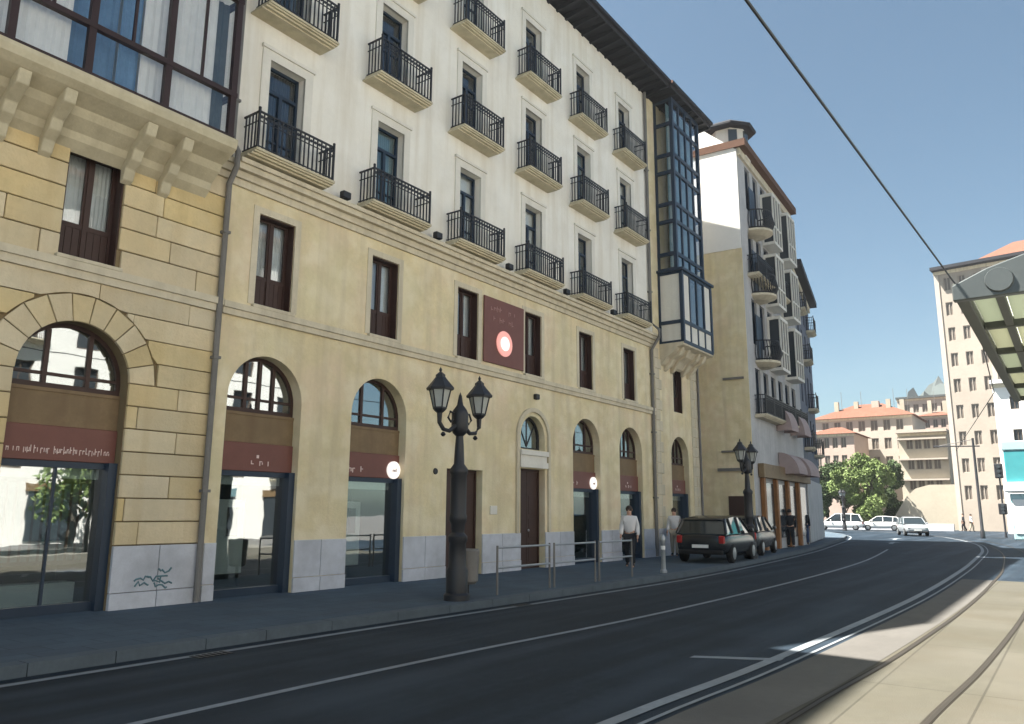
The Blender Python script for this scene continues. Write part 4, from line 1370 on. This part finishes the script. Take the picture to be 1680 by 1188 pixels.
# teal pavilion
kb = thing('pavilion', 'teal and pale blue striped pavilion by the tram tracks', 'kiosk', (66, 1.35, 0))
kb.scale = (1, 1, 1.3)
MB().box(-1.5, 1.5, -3.0, 2.4, 0.0, 2.4).build('wall', 'paleteal', kb, bevel=0.04)
for k in range(4):
    MB().box(-1.56, -1.5, -2.9 + k * 1.32, -1.68 + k * 1.32, 0.3, 2.1).build('wall_panel', 'white', kb, bevel=0.02)
MB().box(-1.9, 1.9, -3.4, 2.7, 2.5, 3.0).build('roof_slab', 'white', kb, bevel=0.05)
MB().box(-1.6, 1.6, -3.1, 2.5, 3.0, 4.7).build('upper_panel', 'tealpanel', kb, bevel=0.05)
MB().box(-1.66, 1.66, -3.2, 2.6, 4.7, 5.2).build('cap', 'paleteal', kb, bevel=0.05)

# pale retaining wall, sloping up to the right
rw = MB()
rw.prism([(17.8, 0), (17.2, 1.0), (15.6, 3.6), (14.6, 4.5), (13.2, 4.9), (8.0, 4.9), (8.0, 0)], 98, 98.8, 'x')
tag(rw.build('retaining_wall', 'farcream', smooth=False), 'pale cream retaining wall with sloping end behind the grey car', 'wall')
hb = MB()
hb.box(0, 0.8, 0, 15, 0, 0.7)
tag(hb.build('low_wall', 'granite', None, (92, 10.5, 0)), 'long low dark wall along the far side of the bend', 'wall')

# hill
hm = MB()
N = 90
pts = []
for j in range(9):
    for i in range(N + 1):
        yy = -60 + 260 * i / N
        s = 0.62 + 0.38 * math.tanh((95 - yy) / 25) + 0.035 * math.sin(i * 2.3) + 0.03 * math.sin(i * 5.1 + j * 2)
        hgt = 88 * s * math.sin(math.pi * min(1, (j + 0.0) / 8)) + 2 * math.sin(i * 1.7 + j) * math.sin(math.pi * j / 8)
        pts.append((252 + j * 12, yy * 0.56, hgt * 0.56 - 0.6))
hm.v = pts
for j in range(8):
    for i in range(N):
        a = j * (N + 1) + i
        hm.f.append((a, a + 1, a + N + 2, a + N + 1))
struct(hm.build('hill', 'hill', smooth=True))

# building across the street behind the viewer (seen mirrored in the panes)
ob = far_building('opposite_building', 'white rendered building across the street, mirrored in the shop panes', (34, -15, 0), math.pi, 64, 12, 18.5, 'rwall', 'flat', 5, 20, (1.2, 2.1), 3.0, 'shutter', 3, roof_m='darktile', over=0.8)

for k in range(14):
    x_ = 1.2 + k * 4.5
    MB().box(x_, x_ + 2.3, -0.06, -0.005, 0.15, 2.5).build('shop_window', 'dglass', ob)
    MB().box(x_ - 0.15, x_ + 2.45, -0.12, -0.005, 2.52, 2.95).build('shop_fascia', ('fascia', 'tealblind', 'sign')[k % 3], ob)
# ------------------------------------------------------------------ trees
def tree(loc, h, crown_r, label, m='leaf', seed=1, n=6500, trunk_h=1.3):
    rg = random.Random(seed)
    o = thing('tree', label, 'tree', loc, 0, 'trees at the end of the street')
    t = MB()
    lean = rg.uniform(-0.3, 0.3)
    top = (lean, rg.uniform(-0.3, 0.3), h * 0.8)
    t.tube([(0, 0, 0), (lean * 0.3, 0, trunk_h), (lean * 0.7, 0, h * 0.55), top], [0.22, 0.17, 0.11, 0.03], 8)
    blobs = []
    for k in range(13):
        an = rg.uniform(0, 6.28)
        rr = crown_r * rg.uniform(0.25, 0.75)
        zz = rg.uniform(trunk_h + 0.4, h * 0.88)
        p = (rr * math.cos(an), rr * math.sin(an), zz)
        t.tube([(lean * 0.4, 0, max(trunk_h * 0.8, zz - 1.6)), (p[0] * 0.6, p[1] * 0.6, zz - 0.5), p], [0.08, 0.05, 0.015], 5)
        blobs.append((p, crown_r * rg.uniform(0.3, 0.55)))
    t.build('trunk', 'bark', o, smooth=True)
    c = MB()
    for k in range(n):
        p, br = rg.choice(blobs)
        d = Vector((rg.gauss(0, 1), rg.gauss(0, 1), rg.gauss(0, 0.8))).normalized() * br * rg.uniform(0.45, 1.1) ** 0.7
        q = Vector(p) + d
        u = Vector((rg.gauss(0, 1), rg.gauss(0, 1), rg.gauss(0, 1))).normalized()
        w = u.cross(Vector((rg.gauss(0, 1), rg.gauss(0, 1), rg.gauss(0, 1)))).normalized()
        s = rg.uniform(0.10, 0.22)
        c.quad(tuple(q - u * s), tuple(q + w * s * 0.6), tuple(q + u * s), tuple(q - w * s * 0.6))
    cm = bpy.data.meshes.new('crown')
    cm.from_pydata(c.v, [], c.f)
    cm.materials.append(M[m])
    put('crown', cm, o)
    return o
tree((98, 24.2, 0), 8.2, 2.0, 'dark green tree at the left end of the row by the shaded building', 'leafd', 2)
tree((97, 22.0, 0), 7.6, 1.8, 'mid green tree, second from the left in the row under the orange roof', 'leaf', 3)
tree((100, 20.4, 0), 9.3, 2.1, 'tallest bright green tree in front of the orange roof', 'leaf', 4, 8000)
tree((96, 18.6, 0), 8.0, 1.9, 'bright green tree just left of the grey car', 'leaf', 5)
tree((101, 17.6, 0), 8.4, 1.7, 'dark green tree at the right end of the row behind the grey car', 'leafd', 6)
tree((75, 21.5, 0), 7.5, 1.6, 'dark bushy tree tucked behind the end of the shaded building', 'leafd', 8)

for k, (x_, h_) in enumerate(((2.5, 7.5), (9.5, 8.2), (17.0, 7.0))):
    tree((x_, -10.5, 0), h_, 2.2, ['leafy tree across the street mirrored in the left shop panes', 'tallest leafy tree across the street, mirrored in the arched shop panes', 'smaller leafy tree across the street mirrored in the farther panes'][k], 'leaf', 20 + k, 2600)
# ------------------------------------------------------------------ street lamps
def street_lamp(label, loc, rotz=0):
    o = thing('street_lamp', label, 'street lamp', loc, rotz, 'double lantern street lamps')
    o.scale = (1, 1, 0.95)
    b = MB()
    b.lathe([(0.24, 0.0), (0.24, 0.10), (0.20, 0.14), (0.20, 0.55), (0.165, 0.62), (0.155, 1.05), (0.18, 1.10), (0.18, 1.18), (0.12, 1.25)], seg=12)
    b.build('base', 'iron', o, smooth=True)
    b = MB()
    b.lathe([(0.12, 1.25), (0.13, 1.4), (0.165, 1.48), (0.165, 1.56), (0.15, 1.6), (0.15, 2.34), (0.17, 2.38), (0.17, 2.46), (0.10, 2.56), (0.085, 2.9), (0.07, 3.1), (0.13, 3.16), (0.16, 3.26), (0.16, 3.55), (0.13, 3.62), (0.06, 3.72), (0.03, 3.9), (0.0, 3.98)], seg=12)
    b.build('shaft', 'iron', o, smooth=True)
    for s in (-1, 1):
        a = MB()
        a.tube([(s * 0.12, 0, 3.3), (s * 0.3, 0, 3.18), (s * 0.47, 0, 3.2), (s * 0.58, 0, 3.32), (s * 0.58, 0, 3.5)], [0.05, 0.04, 0.04, 0.04, 0.05], 8)
        a.tube([(s * 0.13, 0, 3.52), (s * 0.28, 0, 3.56), (s * 0.34, 0, 3.44), (s * 0.26, 0, 3.36), (s * 0.2, 0, 3.42)], 0.022, 6)
        a.lathe([(0.02, 3.06), (0.05, 3.1), (0.02, 3.15)], (s * 0.47, 0, 0), 8)
        a.build('arm', 'iron', o, smooth=True)
        l = MB()
        l.lathe([(0.03, 3.48), (0.10, 3.54), (0.13, 3.58), (0.13, 3.61)], (s * 0.58, 0, 0), 6)
        for k in range(6):
            an = 2 * math.pi * k / 6
            l.tube([(s * 0.58 + 0.12 * math.cos(an), 0.12 * math.sin(an), 3.6), (s * 0.58 + 0.2 * math.cos(an), 0.2 * math.sin(an), 3.96)], 0.014, 5)
        l.lathe([(0.25, 3.94), (0.26, 3.98), (0.14, 4.13), (0.09, 4.2), (0.09, 4.24), (0.02, 4.3), (0.03, 4.34), (0.0, 4.4)], (s * 0.58, 0, 0), 6)
        ln = l.build('lantern', 'iron', o)
        MB().lathe([(0.112, 3.6), (0.19, 3.95)], (s * 0.58, 0, 0), 6).build('lantern_glass', 'lampglass', ln)
    return o
SL = street_lamp('black double lantern lamp at the kerb in front of the stone arches', (11.2, 9.25, 0.13))
street_lamp('smaller-looking double lantern lamp beyond the parked cars', (27.8, 9.55, 0.13))
street_lamp('far double lantern lamp before the green trees', (84, 19.2, 0.0))
# litter bin beside near lamp
lbn = thing('litter_bin', 'grey litter bin at the foot of the near street lamp', 'litter bin', (11.62, 9.35, 0.13))
MB().lathe([(0.15, 0.25), (0.2, 0.3), (0.22, 0.85), (0.2, 0.88), (0.17, 0.85), (0.15, 0.4)], seg=14).build('drum', 'pipe', lbn, smooth=True)
MB().lathe([(0.04, 0.0), (0.04, 0.3)], seg=8).build('post', 'iron', lbn)
# guard rails
GR = [(12.35, 9.2, 14.2, 9.2), (14.35, 9.18, 16.1, 9.16), (16.25, 9.16, 17.9, 9.15)]
for k, (x0, y0, x1, y1) in enumerate(GR):
    g_ = thing('guard_rail', ['pale steel guard rail at the kerb nearest the lamp', 'pale steel guard rail at the kerb, middle of three', 'pale steel guard rail at the kerb nearest the parked cars'][k], 'guard rail', (x0, y0, 0.13), 0, 'kerb guard rails')
    L_ = x1 - x0
    for xx in (0.0, L_):
        MB().tube([(xx, 0, 0), (xx, 0, 0.92)], 0.022, 8).build('post', 'pipe', g_, smooth=True)
    for zz in (0.5, 0.88):
        MB().tube([(0, 0, zz), (L_, 0, zz)], 0.022, 8).build('rail', 'galv', g_, smooth=True)
# bollards
def bollard(label, loc):
    o = thing('bollard', label, 'bollard', loc, 0, 'kerb bollards')
    MB().lathe([(0.09, 0.0), (0.09, 0.06), (0.06, 0.1), (0.06, 0.78), (0.08, 0.82), (0.08, 0.9), (0.04, 0.98), (0.0, 1.0)], seg=12).build('post', 'galv', o, smooth=True)
    MB().lathe([(0.063, 0.6), (0.063, 0.7)], seg=12).build('band', 'white', o)
bollard('pale metal bollard in front of the black car', (19.6, 9.1, 0.13))
bollard('metal bollard farther along the kerb past the second lamp', (30.0, 9.95, 0.13))

# ------------------------------------------------------------------ cars
def car(name, label, loc, rotz, paint, L=4.0, W=1.72, H=1.46, van=False, group='parked cars'):
    o = thing(name, label, 'van' if van else 'car', loc, rotz, group)
    h = L / 2
    st = [(-h, 0.42, 0.80, 0.70), (-h + 0.08, 0.30, 0.90, 0.80), (-h + 0.5, 0.24, 0.95, 0.85), (-0.5, 0.22, 0.95, 0.86), (0.4, 0.22, 0.94, 0.86), (h - 0.95, 0.24, 0.93, 0.85), (h - 0.45, 0.24, 0.85, 0.83), (h - 0.1, 0.28, 0.74, 0.76), (h, 0.40, 0.62, 0.64)]
    b = MB()
    rings = []
    for (x, zb, zt, w) in st:
        w = w * W / 1.72
        half = [(0.0, zb), (0.85 * w, zb), (0.97 * w, zb + 0.10), (w, (zb + zt) / 2), (0.985 * w, zt - 0.12), (0.90 * w, zt - 0.01), (0.0, zt + 0.015)]
        pts = half + [(-y, z) for y, z in reversed(half[1:-1])]
        rings.append([(x, y, z) for y, z in pts])
    base = 0
    k = len(rings[0])
    b.v = [p for r_ in rings for p in r_]
    for i in range(len(rings) - 1):
        for j in range(k):
            j2 = (j + 1) % k
            b.f.append((i * k + j, i * k + j2, (i + 1) * k + j2, (i + 1) * k + j))
    b.f.append(tuple(reversed(range(k))))
    b.f.append(tuple((len(rings) - 1) * k + j for j in range(k)))
    body = b.build('body', paint, o, smooth=True)
    md = body.modifiers.new('sub', 'SUBSURF')
    md.levels = md.render_levels = 2
    # cabin glass
    rr = -h + 0.12 if not van else -h + 0.05
    cs = [(rr, 0.88, 0.80, 0.92), (rr + 0.32, 0.90, 0.66, H - 0.10), (-0.4, 0.90, 0.66, H - 0.02), (0.35, 0.90, 0.65, H - 0.05), (h - 0.95, 0.90, 0.78, 0.94)]
    c = MB()
    for (x, zb, wt, zt) in cs:
        wb = 0.80
        c.v += [(x, -wb, zb), (x, -wt, zt), (x, wt, zt), (x, wb, zb)]
    for i in range(len(cs) - 1):
        a = i * 4
        for j in range(3):
            c.f.append((a + j, a + j + 1, a + 5 + j, a + 4 + j))
    c.f.append((0, 1, 2, 3))
    c.f.append((19, 18, 17, 16))
    cab = c.build('cabin_glass', 'carglass', o)
    rf = MB()
    rp = [(rr + 0.26, 0.67, H - 0.12), (rr + 0.34, 0.675, H - 0.075), (-0.4, 0.675, H + 0.005), (0.3, 0.665, H - 0.02), (0.42, 0.66, H - 0.075)]
    for (x, w, z) in rp:
        rf.v += [(x, -w, z - 0.02), (x, -w * 0.85, z + 0.015), (x, w * 0.85, z + 0.015), (x, w, z - 0.02)]
    for i in range(len(rp) - 1):
        a = i * 4
        for j in range(3):
            rf.f.append((a + j, a + j + 1, a + 5 + j, a + 4 + j))
    rf.build('roof', paint, o, smooth=True)
    for s in (-1, 1):
        for pa, pb, pr_ in (((h - 0.95, s * 0.79, 0.93), (0.36, s * 0.665, H - 0.06), 0.035), ((-0.25, s * 0.81, 0.92), (-0.25, s * 0.675, H - 0.03), 0.04), ((rr + 0.02, s * 0.795, 0.92), (rr + 0.34, s * 0.67, H - 0.09), 0.05), ((-1.15, s * 0.81, 0.92), (-1.2, s * 0.675, H - 0.06), 0.04)):
            MB().tube([pa, pb], pr_, 6).build('pillar', paint, o, smooth=True)
        MB().box(0.72, 0.86, min(s * 0.86, s * 1.0), max(s * 0.86, s * 1.0), 0.95, 1.07).build('mirror', paint, o, bevel=0.03)
        for xx in (-h + 0.75, h - 0.78):
            w_ = MB().lathe([(0.0, -0.10), (0.26, -0.10), (0.30, -0.07), (0.305, 0.0), (0.30, 0.07), (0.26, 0.10), (0.0, 0.10)], (xx, s * 0.77, 0.305), 20, 'y').build('wheel', 'rubber', o, smooth=True)
            MB().lathe([(0.0, -0.006), (0.06, -0.016), (0.19, -0.006), (0.19, 0.006), (0.06, 0.016), (0.0, 0.006)], (xx, s * 0.875, 0.305), 12, 'y').build('rim', 'rim', w_)
        MB().box(-h - 0.01, -h + 0.12, s * 0.68 - 0.09, s * 0.68 + 0.09, 0.62, 0.86).build('tail_lamp', 'redlamp', o, bevel=0.03)
        MB().box(h - 0.2, h - 0.03, s * 0.58 - 0.14, s * 0.58 + 0.14, 0.58, 0.70).build('headlight', 'lampglass', o, bevel=0.03)
    MB().box(-h - 0.025, -h + 0.02, -0.26, 0.26, 0.48, 0.58).build('number_plate', 'white', o)
    MB().box(h - 0.02, h + 0.025, -0.26, 0.26, 0.42, 0.52).build('number_plate', 'white', o)
    MB().box(-h - 0.03, -h + 0.1, -0.72, 0.72, 0.28, 0.42).build('bumper', 'rubber', o, bevel=0.04)
    MB().box(h - 0.12, h + 0.02, -0.66, 0.66, 0.28, 0.38).build('bumper', 'rubber', o, bevel=0.04)
    return o
car('parked_car', 'black hatchback parked on the pavement, nearest of the row', (25.9, 10.0, 0.13), R(5), 'black')
car('parked_car', 'dark grey car parked behind the black hatchback', (30.9, 10.75, 0.13), R(7), 'dgrey')
car('parked_car', 'silver car at the bend with the retaining wall behind', (70, 10.9, 0.0), R(200), 'silver', group='cars at the bend')
car('parked_van', 'white vehicle parked under the trees at left', (88, 20.6, 0.0), R(100), 'wpaint', 4.6, 1.8, 1.7, True, group='cars at the bend')
car('parked_car', 'white car parked under the trees, right of the far lamp', (89, 16.8, 0.0), R(100), 'wpaint', group='cars at the bend')

# ------------------------------------------------------------------ people
def skin_mesh(name, verts, edges, radii, m, parent, root=0):
    me = bpy.data.meshes.new(name)
    me.from_pydata(verts, edges, [])
    o = put(name, me, parent)
    md = o.modifiers.new('skin', 'SKIN')
    md.use_smooth_shade = True
    sv = me.skin_vertices[0].data if me.skin_vertices else None
    if sv is None:
        bpy.context.view_layer.objects.active = o
        me.attributes.new
    for i, r_ in enumerate(radii):
        me.skin_vertices[0].data[i].radius = (r_, r_) if not isinstance(r_, tuple) else r_
        me.skin_vertices[0].data[i].use_root = (i == root)
    s = o.modifiers.new('sub', 'SUBSURF')
    s.levels = s.render_levels = 2
    me.materials.append(M[m])
    return o
def person(label, loc, rotz, top, legs, h=1.7, stride=0.16, hair='hair', group=None):
    o = thing('person', label, 'person', loc, rotz, group)
    k = h / 1.7
    S = lambda p: tuple(c * k for c in p)
    st = stride
    # continuous body: pelvis, spine, neck, head, arms, legs (faces +x)
    V = [(0, 0, 0.92), (0, 0, 1.12), (0, 0, 1.36), (0.0, 0, 1.46), (0.015, 0, 1.54), (0.02, 0, 1.63),
         (0, 0.17, 1.38), (-0.03 - st * 0.4, 0.22, 1.12), (0.05 - st * 0.3, 0.23, 0.88), (0.09 - st * 0.3, 0.23, 0.80),
         (0, -0.17, 1.38), (-0.02 + st * 0.4, -0.22, 1.12), (0.12 + st * 0.4, -0.23, 0.90), (0.17 + st * 0.4, -0.23, 0.82),
         (0, 0.09, 0.86), (st * 0.8, 0.095, 0.48), (st * 0.6, 0.10, 0.09), (st * 0.6 + 0.16, 0.11, 0.035),
         (0, -0.09, 0.86), (-st * 0.3, -0.095, 0.48), (-st * 1.4, -0.10, 0.10), (-st * 1.4 + 0.15, -0.11, 0.035)]
    E = [(0, 1), (1, 2), (2, 3), (3, 4), (4, 5), (2, 6), (6, 7), (7, 8), (8, 9), (2, 10), (10, 11), (11, 12), (12, 13), (0, 14), (14, 15), (15, 16), (16, 17), (0, 18), (18, 19), (19, 20), (20, 21)]
    Rr = [(0.11, 0.14), (0.10, 0.13), (0.11, 0.15), 0.055, 0.075, 0.085, 0.06, 0.042, 0.032, 0.038, 0.06, 0.042, 0.032, 0.038, 0.085, 0.06, 0.042, 0.035, 0.085, 0.06, 0.042, 0.035]
    try:
        def mk(name, idx, grow, m, root=0):
            mp = {a: i for i, a in enumerate(idx)}
            vv = [S(V[a]) for a in idx]
            ee = [(mp[a], mp[c]) for a, c in E if a in mp and c in mp]
            rr = [tuple((x + grow) * k for x in Rr[a]) if isinstance(Rr[a], tuple) else (Rr[a] + grow) * k for a in idx]
            return skinned(name, vv, ee, rr, m, o)
        body = mk('body', list(range(22)), 0.0, 'skin')
        mk('top', [0, 1, 2, 3, 6, 7, 8, 10, 11, 12], 0.034, top)
        mk('trousers', [0, 14, 15, 16, 18, 19, 20], 0.028, legs)
        mk('shoe', [16, 17], 0.012, 'clothd')
        mk('shoe', [20, 21], 0.012, 'clothd')
    except Exception as ex:
        print('person fail', ex)
    hm_ = MB()
    hm_.lathe([(0.0, 0.115), (0.05, 0.105), (0.085, 0.07), (0.1, 0.02), (0.095, -0.03), (0.07, -0.05)], S((-0.008, 0, 1.635)), 12)
    hm_.build('hair', hair, o, smooth=True)
    f = MB()
    f.lathe([(0.0, -0.01), (0.014, 0.0), (0.004, 0.03)], S((0.108, 0, 1.60)), 6)
    for s in (-1, 1):
        f.lathe([(0.0, -0.008), (0.009, 0.0), (0.0, 0.008)], S((0.098, s * 0.032, 1.635)), 6)
        f.lathe([(0.0, -0.03), (0.015, 0.0), (0.0, 0.03)], S((0.01, s * 0.088, 1.62)), 6)
    for hv in (9, 13):
        p = Vector(V[hv])
        for q in range(4):
            f.tube([S(p + Vector((-0.03 + q * 0.02, 0, -0.01))), S(p + Vector((-0.025 + q * 0.022, 0.0, -0.06))), S(p + Vector((-0.01 + q * 0.022, 0.0, -0.085 - 0.006 * (q in (1, 2)))))], [0.009 * k, 0.008 * k, 0.006 * k], 5)
        f.tube([S(p + Vector((0.035, 0, 0.0))), S(p + Vector((0.06, 0, -0.03)))], [0.01 * k, 0.008 * k], 5)
    f.build('hands_and_features', 'skin', o, smooth=True)
    return o
def skinned(name, vv, ee, rr, m, parent):
    me = bpy.data.meshes.new(name)
    bm = bmesh.new()
    lay = bm.verts.layers.skin.verify()
    vs_ = []
    for i, p in enumerate(vv):
        v = bm.verts.new(p)
        v[lay].radius = rr[i] if isinstance(rr[i], tuple) else (rr[i], rr[i])
        v[lay].use_root = (i == 0)
        vs_.append(v)
    for a, c in ee:
        bm.edges.new((vs_[a], vs_[c]))
    bm.to_mesh(me)
    bm.free()
    me.materials.append(M[m])
    o = put(name, me, parent)
    md = o.modifiers.new('skin', 'SKIN')
    md.use_smooth_shade = True
    s = o.modifiers.new('sub', 'SUBSURF')
    s.levels = s.render_levels = 1
    return o
person('person in white top and dark trousers walking past the last arches', (20.9, 10.75, 0.13), R(200), 'shirtw', 'clothd', 1.72)
person('person in pale clothes standing by the doorway behind the black car', (27.2, 12.15, 0.13), R(190), 'shirtw', 'clothg', 1.7, 0.05)
person('person in dark clothes by the orange shop posts, nearer of two', (37.6, 11.0, 0.13), R(20), 'clothd', 'clothd', 1.72)
person('person in dark jacket and blue trousers, farther of two by the shop posts', (41.8, 11.5, 0.13), R(200), 'clothd', 'clothb', 1.75)
person('person in dark clothes crossing by the retaining wall', (92, 9.6, 0.0), R(90), 'clothd', 'clothd', 1.75)
person('person in white top crossing by the retaining wall', (91.5, 8.85, 0.0), R(260), 'shirtw', 'clothg', 1.7)

# ------------------------------------------------------------------ tram stop shelter
cz = 3.86
sh = thing('tram_shelter', 'tram stop canopy with grey metal edge and frosted greenish roof panels', 'shelter', (8.9, 0.0, 0))
cy1, cy0 = 0.80, -2.4
cl = 9.0
# flat end fascia, its top edge rising away from the track
b = MB()
top = [(cy1 + 0.02, cz + 0.15), (0.5, cz + 0.29), (0.1, cz + 0.40), (-0.5, cz + 0.47), (-1.3, cz + 0.46), (cy0, cz + 0.25)]
b.prism([(cy0, cz - 0.01), (cy1 + 0.02, cz - 0.01)] + top, 0.0, 0.1, 'x')
b.build('front_fascia', 'canopygrey', sh, bevel=0.012)
b = MB()
for k in range(len(top) - 1):
    p, q = top[k], top[k + 1]
    b.quad((0.1, p[0], p[1] - 0.01), (cl, p[0], p[1] - 0.01), (cl, q[0], q[1] - 0.01), (0.1, q[0], q[1] - 0.01))
b.build('roof_skin', 'canopyglass', sh, bevel=-1)
b = MB()
b.box(0.101, cl, cy1 - 0.12, cy1, cz + 0.0, cz + 0.14)
b.box(0.101, cl, cy1 - 0.05, cy1 + 0.02, cz + 0.14, cz + 0.2)
b.build('side_beam', 'canopydark', sh, bevel=0.01)
MB().box(0.0, cl, cy0, cy0 + 0.12, cz, cz + 0.14).build('side_beam', 'canopydark', sh, bevel=0.01)
for k in range(1, 6):
    xx = cl * k / 5 - 0.1
    MB().box(xx, xx + 0.09, cy0 + 0.12, cy1 - 0.12, cz + 0.01, cz + 0.13).build('cross_beam', 'canopydark', sh, bevel=0.01)
MB().box(0.18, cl, 0.38, 0.46, cz + 0.02, cz + 0.12).build('purlin', 'canopydark', sh)
xs = [0.2] + [cl * k / 5 - 0.1 for k in range(1, 6)]
for k in range(5):
    x0 = xs[k] + (0.09 if k else 0)
    MB().box(x0 + 0.01, xs[k + 1] - 0.01, cy0 + 0.13, 0.37, cz + 0.09, cz + 0.11).build('roof_panel', 'canopyyel' if k % 2 else 'canopyglass', sh)
    MB().box(x0 + 0.01, xs[k + 1] - 0.01, 0.47, cy1 - 0.13, cz + 0.09, cz + 0.11).build('roof_panel', 'canopyyel' if k % 2 else 'canopyglass', sh)
MB().lathe([(0.0, -0.03), (0.12, -0.03), (0.13, 0.0), (0.0, 0.02)], (0.0, 0.40, cz + 0.15), 16, 'x').build('round_badge', 'canopygrey', sh, smooth=True)
for xx in (1.5, 4.5, 7.5):
    MB().tube([(xx, -1.5, 0.0), (xx, -1.5, cz + 0.05)], 0.07, 10).build('post', 'canopygrey', sh, smooth=True)
# platform under shelter
MB().box(-12, 12, -4.5, -0.25, 0.0, 0.28).build('platform', 'platform', None, (8.9, 0, 0.0))
struct(bpy.data.objects['platform'])

# ------------------------------------------------------------------ overhead line and far signal posts
w = MB()
w.tube([(-4, 2.15, 6.2), (6.2, 1.92, 6.18), (20, 1.45, 6.29), (34, 2.1, 6.2), (66, 6.9, 6.3)], 0.017, 6)
tag(w.build('overhead_wire', 'iron'), 'dark overhead tram wire running diagonally down the sky', 'wire')
ms = thing('catenary_mast', 'dark steel catenary mast with bracket arm at the far bend', 'mast', (66, 5.75, 0))
MB().lathe([(0.16, 0.0), (0.16, 0.5), (0.11, 0.6), (0.08, 7.2)], seg=10).build('pole', 'iron', ms, smooth=True)
MB().tube([(0, -0.4, 6.6), (0, 2.6, 6.7)], 0.05, 8).build('arm', 'iron', ms)
MB().tube([(0, 0, 7.1), (0, 2.2, 6.72)], 0.025, 6).build('stay', 'iron', ms)
tl = thing('traffic_light', 'black traffic signal with two heads on a post near the pavilion', 'traffic light', (70, 4.6, 0))
MB().lathe([(0.1, 0.0), (0.07, 0.3), (0.06, 5.2)], seg=10).build('post', 'iron', tl, smooth=True)
for z, s in ((4.4, 1.0), (1.7, 0.75)):
    hd = MB().box(-0.2, 0.0, -0.28, 0.28, z, z + 1.1 * s).build('signal_head', 'iron', tl, bevel=0.04)
    for q in range(3):
        MB().lathe([(0.12, -0.03), (0.12, 0.0)], (-0.22, 0, z + (0.2 + 0.34 * q) * s), 12, 'x').build('lens', 'dglass', hd)

# ------------------------------------------------------------------ thin daylight haze
hz = MB().box(-123, 364, -174, 224, -1.6, 62).build('haze', 'white')
hz.data.materials.clear()
hmat = bpy.data.materials.new('thin_haze')
hmat.use_nodes = True
hn = hmat.node_tree
hn.nodes.clear()
ho = hn.nodes.new('ShaderNodeOutputMaterial')
hv = hn.nodes.new('ShaderNodeVolumePrincipled')
hv.inputs['Color'].default_value = (0.92, 0.95, 1.0, 1)
hv.inputs['Density'].default_value = 0.00034
hv.inputs['Anisotropy'].default_value = 0.2
hn.links.new(hv.outputs[0], ho.inputs['Volume'])
hz.data.materials.append(hmat)
struct(hz, 'stuff')
